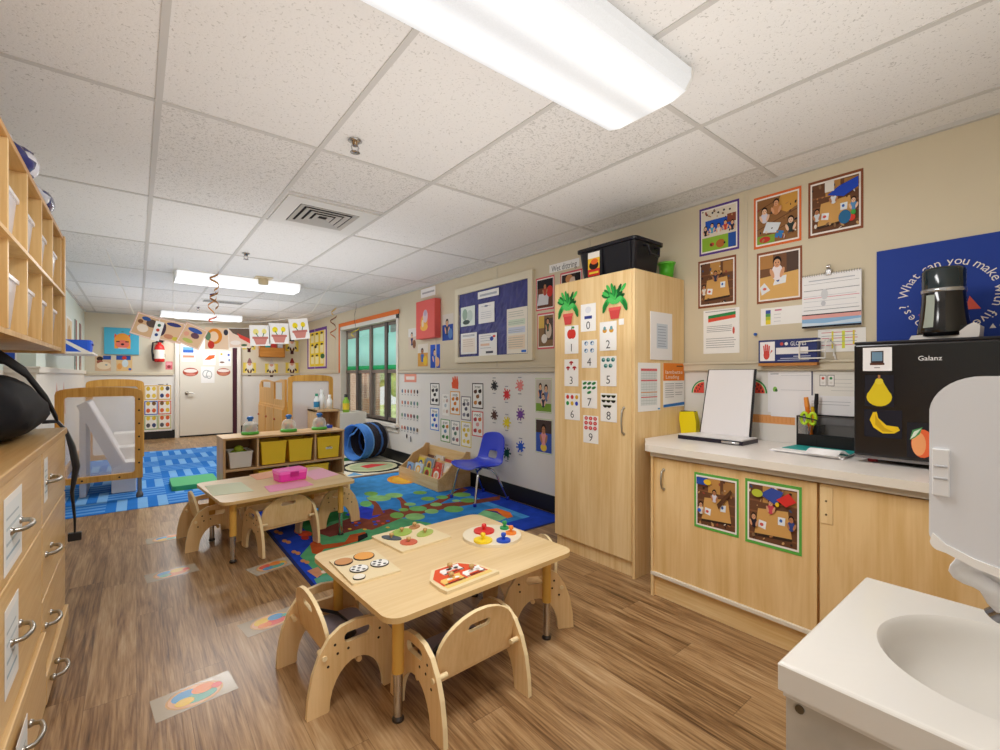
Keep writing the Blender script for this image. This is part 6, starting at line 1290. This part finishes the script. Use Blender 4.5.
# gnomes
def gnome(px, py, hat, label, w=13, h=18):
    shp = [R(0,.15,.3,.75,'#e8cf5a'), R(.7,.15,1,.75,'#e8cf5a'), R(.2,.2,.8,.7,'#efe0a0'), E(.5,.55,.22,.25,'#efe9e2'), E(.5,.68,.14,.1,'#e0a890'), P([(.3,.72),(.7,.72),(.55,1.),(.45,1.)], hat), P([(.3,.3),(.4,.4),(.5,.15),(.45,.05)], '#5a2a2a'), P([(.7,.3),(.6,.4),(.5,.15),(.55,.05)], '#5a2a2a'), R(.38,0,.62,.2,'#4a2024'), E(.22,.35,.1,.06,'#4a4a4a',.6), E(.78,.35,.1,.06,'#4a4a4a',-.6)]
    poster('gnome_picture', FY(px-w/2,px+w/2,py-h/2,py+h/2), shp, label, 'cutout', None, 0, group='gnome cutouts on the far wall')
gnome(249.5,367,'#9a6a6a','paper gnome with brown hat, left of the lower row'); gnome(271.5,368,'#c9c2bc','paper gnome with pale hat, middle of the lower row'); gnome(292,367,'#8a2a2a','paper gnome with dark red hat, right of the lower row'); gnome(292,345,'#3a3a44','paper gnome with dark hat, above the lower row'); gnome(249,343,'#3a2a2a','paper gnome partly hidden behind the hanging flower pictures')
O, U, V, w, h = FY(259.5,285,344,357,YF-.1)
o = thing('wall_pocket', 'tan wall pocket holding books on the far wall', 'pocket', (O.x,YF-.1,O.z)); TN = wood('pocket_tan', '#d7954a', '#c17c33', 'X')
MB().box((0,0,0), (w,.012,h*.75), TN).box((0,.0,0), (w,.098,.012), TN).box((0,.0,0), (.012,.098,h), TN).box((w-.012,0,0), (w,.098,h), TN).box((0,.088,0), (w,.098,h), TN).build('tray', o, bevel=.003)
for i, (x, c, lb) in enumerate(((.12,'#3fa9a8','teal booklet in the tan wall pocket'),(.24,'#d8453f','red booklet in the tan wall pocket'),(.37,'#cfd3d8','grey-white booklet in the tan wall pocket'))):
    b_ = thing('picture_book', lb, 'book', (O.x+x,YF-.06,O.z+.014), 0, 'booklets in the wall pocket'); MB().box((0,0,0), (.1,.004,h*1.15), pm(c, .5)).box((0,.012,0), (.1,.016,h*1.15), pm(c, .5)).build('cover', b_); MB().box((.003,.004,.003), (.097,.012,h*1.13), pm(PAPER, .8)).build('pages', b_)
# ================================================================== LEFT WALL BITS
poster('notice_sign', (Vector((XL-.38,5.918,1.3)), UF, UZ, .26, .2), [R(.1,.3,.95,.95,'#2f55b8'), R(.0,0,1,.3,'#e9ecef')], 'blue and white sheet on the left wall return under the cubbies', 'notice')
for i, (y, c1) in enumerate(((9.2,'#3a6a6a'),(9.9,'#8a4a3a'))):
    o = thing('hanging_strips', ['nearer','farther'][i]+' bunch of coloured strips hanging on the far left wall', 'decoration', (XL+.004,y,2.05))
    for k in range(5): MB().box((.0,.07*k,-.75+.06*(k % 3)), (.006,.07*k+.03,0), pm([c1,'#d8c9b8','#4a5a78','#b5583a','#e3dcd0'][k], .7)).build('strip', o)
for i, (y, lb) in enumerate(((7.1,'left pink paper triangle on the left beadboard'),(7.75,'right pink paper triangle on the left beadboard'))): poster('triangle_picture', (Vector((XL,y,.72)), UL, UZ, .4, .42), [P([(0,0),(1,0),(.5,1)], '#dc9a82'), P([(.3,0),(.7,0),(.5,.7)], '#eed3c4')], lb, 'cutout', None, 0, group='paper triangles on the left wall')
poster('notice_sign', (Vector((XL,8.2,1.5)), UL, UZ, .7, .5), [R(.05,.05,.95,.95,'#e2cda8'), E(.5,.5,.3,.3,'#c9a26a')], 'tan picture on the far left wall behind the shelf', 'picture')
# ================================================================== GARLAND OF PAPERS
YG = 5.42
o = thing('garland_string', 'string slung across the room holding up drawings and photos', 'string', (0,0,0))
tops = [(134,314),(150,315),(158,317),(173,318),(196,323),(218,322),(241,322),(260,322),(279,320),(298,317),(312,312)]
P3 = [onY(x, y, YG) for x, y in tops]
MB().tube([P3[0]+Vector((-.2,0,ZC-P3[0].z))]+P3+[P3[-1]+Vector((.25,0,ZC-P3[-1].z))], .0025, pm('#e8e2d8', .8), 6).build('cord', o)
for x in (3,5,8): MB().tube([P3[x], Vector((P3[x].x,YG,ZC))], .0015, pm('#d8d2c8', .8), 5).build('hanger', o)
def hung(px, py, w, h, rot, shp, label, name='hanging_picture', dz=0, base=PAPER, grp='drawings and photos hung on the string'):
    c = onY(px, py, YG-.004-dz); t = (c.y)/ray(px, py)[1]; k = t/FOC*.98
    W, H = w*k*1.03, h*k; mm = MB(); sheet(mm, (-W/2,0,-H/2), UF, UZ, W, H, shp, base, .001)
    ob = mm.build(name, loc=c); ob.rotation_euler = (0,math.radians(rot),0); tag(ob, label, 'picture', grp)
hung(146,326,20,23,18, framed('#e6b7a4', [R(0,0,1,1,'#d9b48c'), E(.7,.7,.25,.2,'#5a4a48'), E(.4,.85,.2,.1,'#3a5a9a'), E(.4,.35,.25,.2,'#efe0cf'), E(.2,.65,.12,.1,'#8a5a3a')],.03,.02), 'tilted photo at the left end of the hanging string')
hung(157.5,331,7,20,14, [E(.5,.8,.2,.08,'#3a6a5a'), E(.5,.55,.2,.08,'#c84a3a'), E(.5,.3,.2,.08,'#2a4a8a')], 'narrow white strip with three dots on the hanging string', dz=.006)
hung(170,331,22,22,12, framed('#e6b7a4', [R(0,0,1,1,'#e0bd98'), E(.18,.5,.15,.35,'#4a3a4a'), E(.6,.85,.3,.1,'#3a3f7a'), E(.5,.2,.2,.12,'#c88a6a'), E(.8,.15,.15,.1,'#cfc24a')],.03,.02), 'photo of a child at a table on the left part of the hanging string', dz=.003)
hung(192.5,336,20,22,24, framed('#e6b7a4', [R(0,0,1,1,'#e0bd98'), E(.5,.8,.35,.12,'#3a5aa8'), E(.6,.55,.2,.15,'#6a4a5a'), E(.4,.2,.25,.1,'#b9c26a'), E(.2,.5,.12,.12,'#e3a38a')],.03,.02), 'strongly tilted photo in the middle left of the hanging string', dz=.006)
hung(217,338.5,20,22,0, [R(0,0,1,1,'#e9cdb0'), E(.4,.6,.32,.36,'#e08a2a'), E(.36,.58,.2,.24,'#f0d2b0'), E(.25,.2,.14,.18,'#c83a2f'), E(.12,.6,.12,.2,'#6a8a6a'), E(.88,.8,.1,.14,'#3a3a48')], 'orange swirl picture at the middle of the hanging string')
hung(239.5,338,19,20,-3, framed(None, [R(0,0,1,1,'#ead3c0'), P([(.0,1),(1,1),(1,.35),(.2,.75)], '#6a5a50'), P([(.4,.75),(1,.45),(1,.2),(.5,.5)], '#d84a3f'), E(.3,.25,.25,.12,'#f2e8e0'), E(.7,.12,.15,.06,'#4a6a4a')],.02,.0), 'photo with red shapes right of the orange swirl picture', dz=.003)
for px, py, rot, c1, lb in ((260,335.5,-3,'#efe48a','drawing of two pale yellow flowers in a pot, left of three'),(279,333.5,-2,'#f0df2a','drawing of two yellow flowers in a pot, middle of three'),(299.3,329,-8,'#ecd826','tilted drawing of two yellow flowers in a pot, right of three')):
    hung(px, py, 18, 21, rot, [E(.3,.68,.14,.14,c1), E(.72,.7,.12,.13,c1), P([(.28,.62),(.33,.62),(.45,.4),(.4,.4)], '#3f7a5a'), P([(.68,.62),(.73,.62),(.64,.4),(.6,.4)], '#3f7a5a'), P([(.28,.06),(.74,.06),(.86,.36),(.16,.36)], '#cf8a80'), R(.12,.34,.9,.44,'#c2786e')], lb, dz=.002)
# ================================================================== LIGHT AND CAMERA
w = bpy.data.worlds.new('world'); bpy.context.scene.world = w; w.use_nodes = True
bg = w.node_tree.nodes['Background']; bg.inputs[0].default_value = (1,.995,.985,1); bg.inputs[1].default_value = 1.0
for x, y, e in ((1.0,1.2,17), (1.0,4.6,20), (1.0,8.2,19), (1.0,-1.2,16)):
    ld = bpy.data.lights.new('added_ceiling_fill', 'AREA'); ld.shape = 'RECTANGLE'; ld.size = 2.2; ld.size_y = 2.6; ld.energy = e; ld.color = (.97,.985,1)  # added up-facing fill to brighten the ceiling; unseen, no real fixture
    lo = bpy.data.objects.new('added_ceiling_fill', ld); C.objects.link(lo); lo.location = (x,y,1.35); lo.rotation_euler = (PI,0,0); lo.visible_camera = False; lo.visible_glossy = False
ld = bpy.data.lights.new('sun', 'SUN'); ld.energy = 3.0; ld.angle = .05; ld.color = (1,.95,.86)
lo = bpy.data.objects.new('sun', ld); C.objects.link(lo); lo.rotation_euler = (0, -math.radians(40), 0)
cam = bpy.data.cameras.new('camera'); co = bpy.data.objects.new('camera', cam); C.objects.link(co)
co.location = (0,0,EYE); co.rotation_euler = (PI/2, 0, -YAW); cam.sensor_width = 36; cam.lens = FOC/1000*36; cam.clip_start = .02; cam.clip_end = 100
sc = bpy.context.scene; sc.camera = co
sc.view_settings.view_transform = 'Standard'; sc.view_settings.look = 'None'; sc.view_settings.exposure = 0.0
sc.cycles.use_denoising = True; sc.cycles.max_bounces = 10; sc.cycles.diffuse_bounces = 6; sc.cycles.transparent_max_bounces = 16; sc.cycles.sample_clamp_indirect = 6
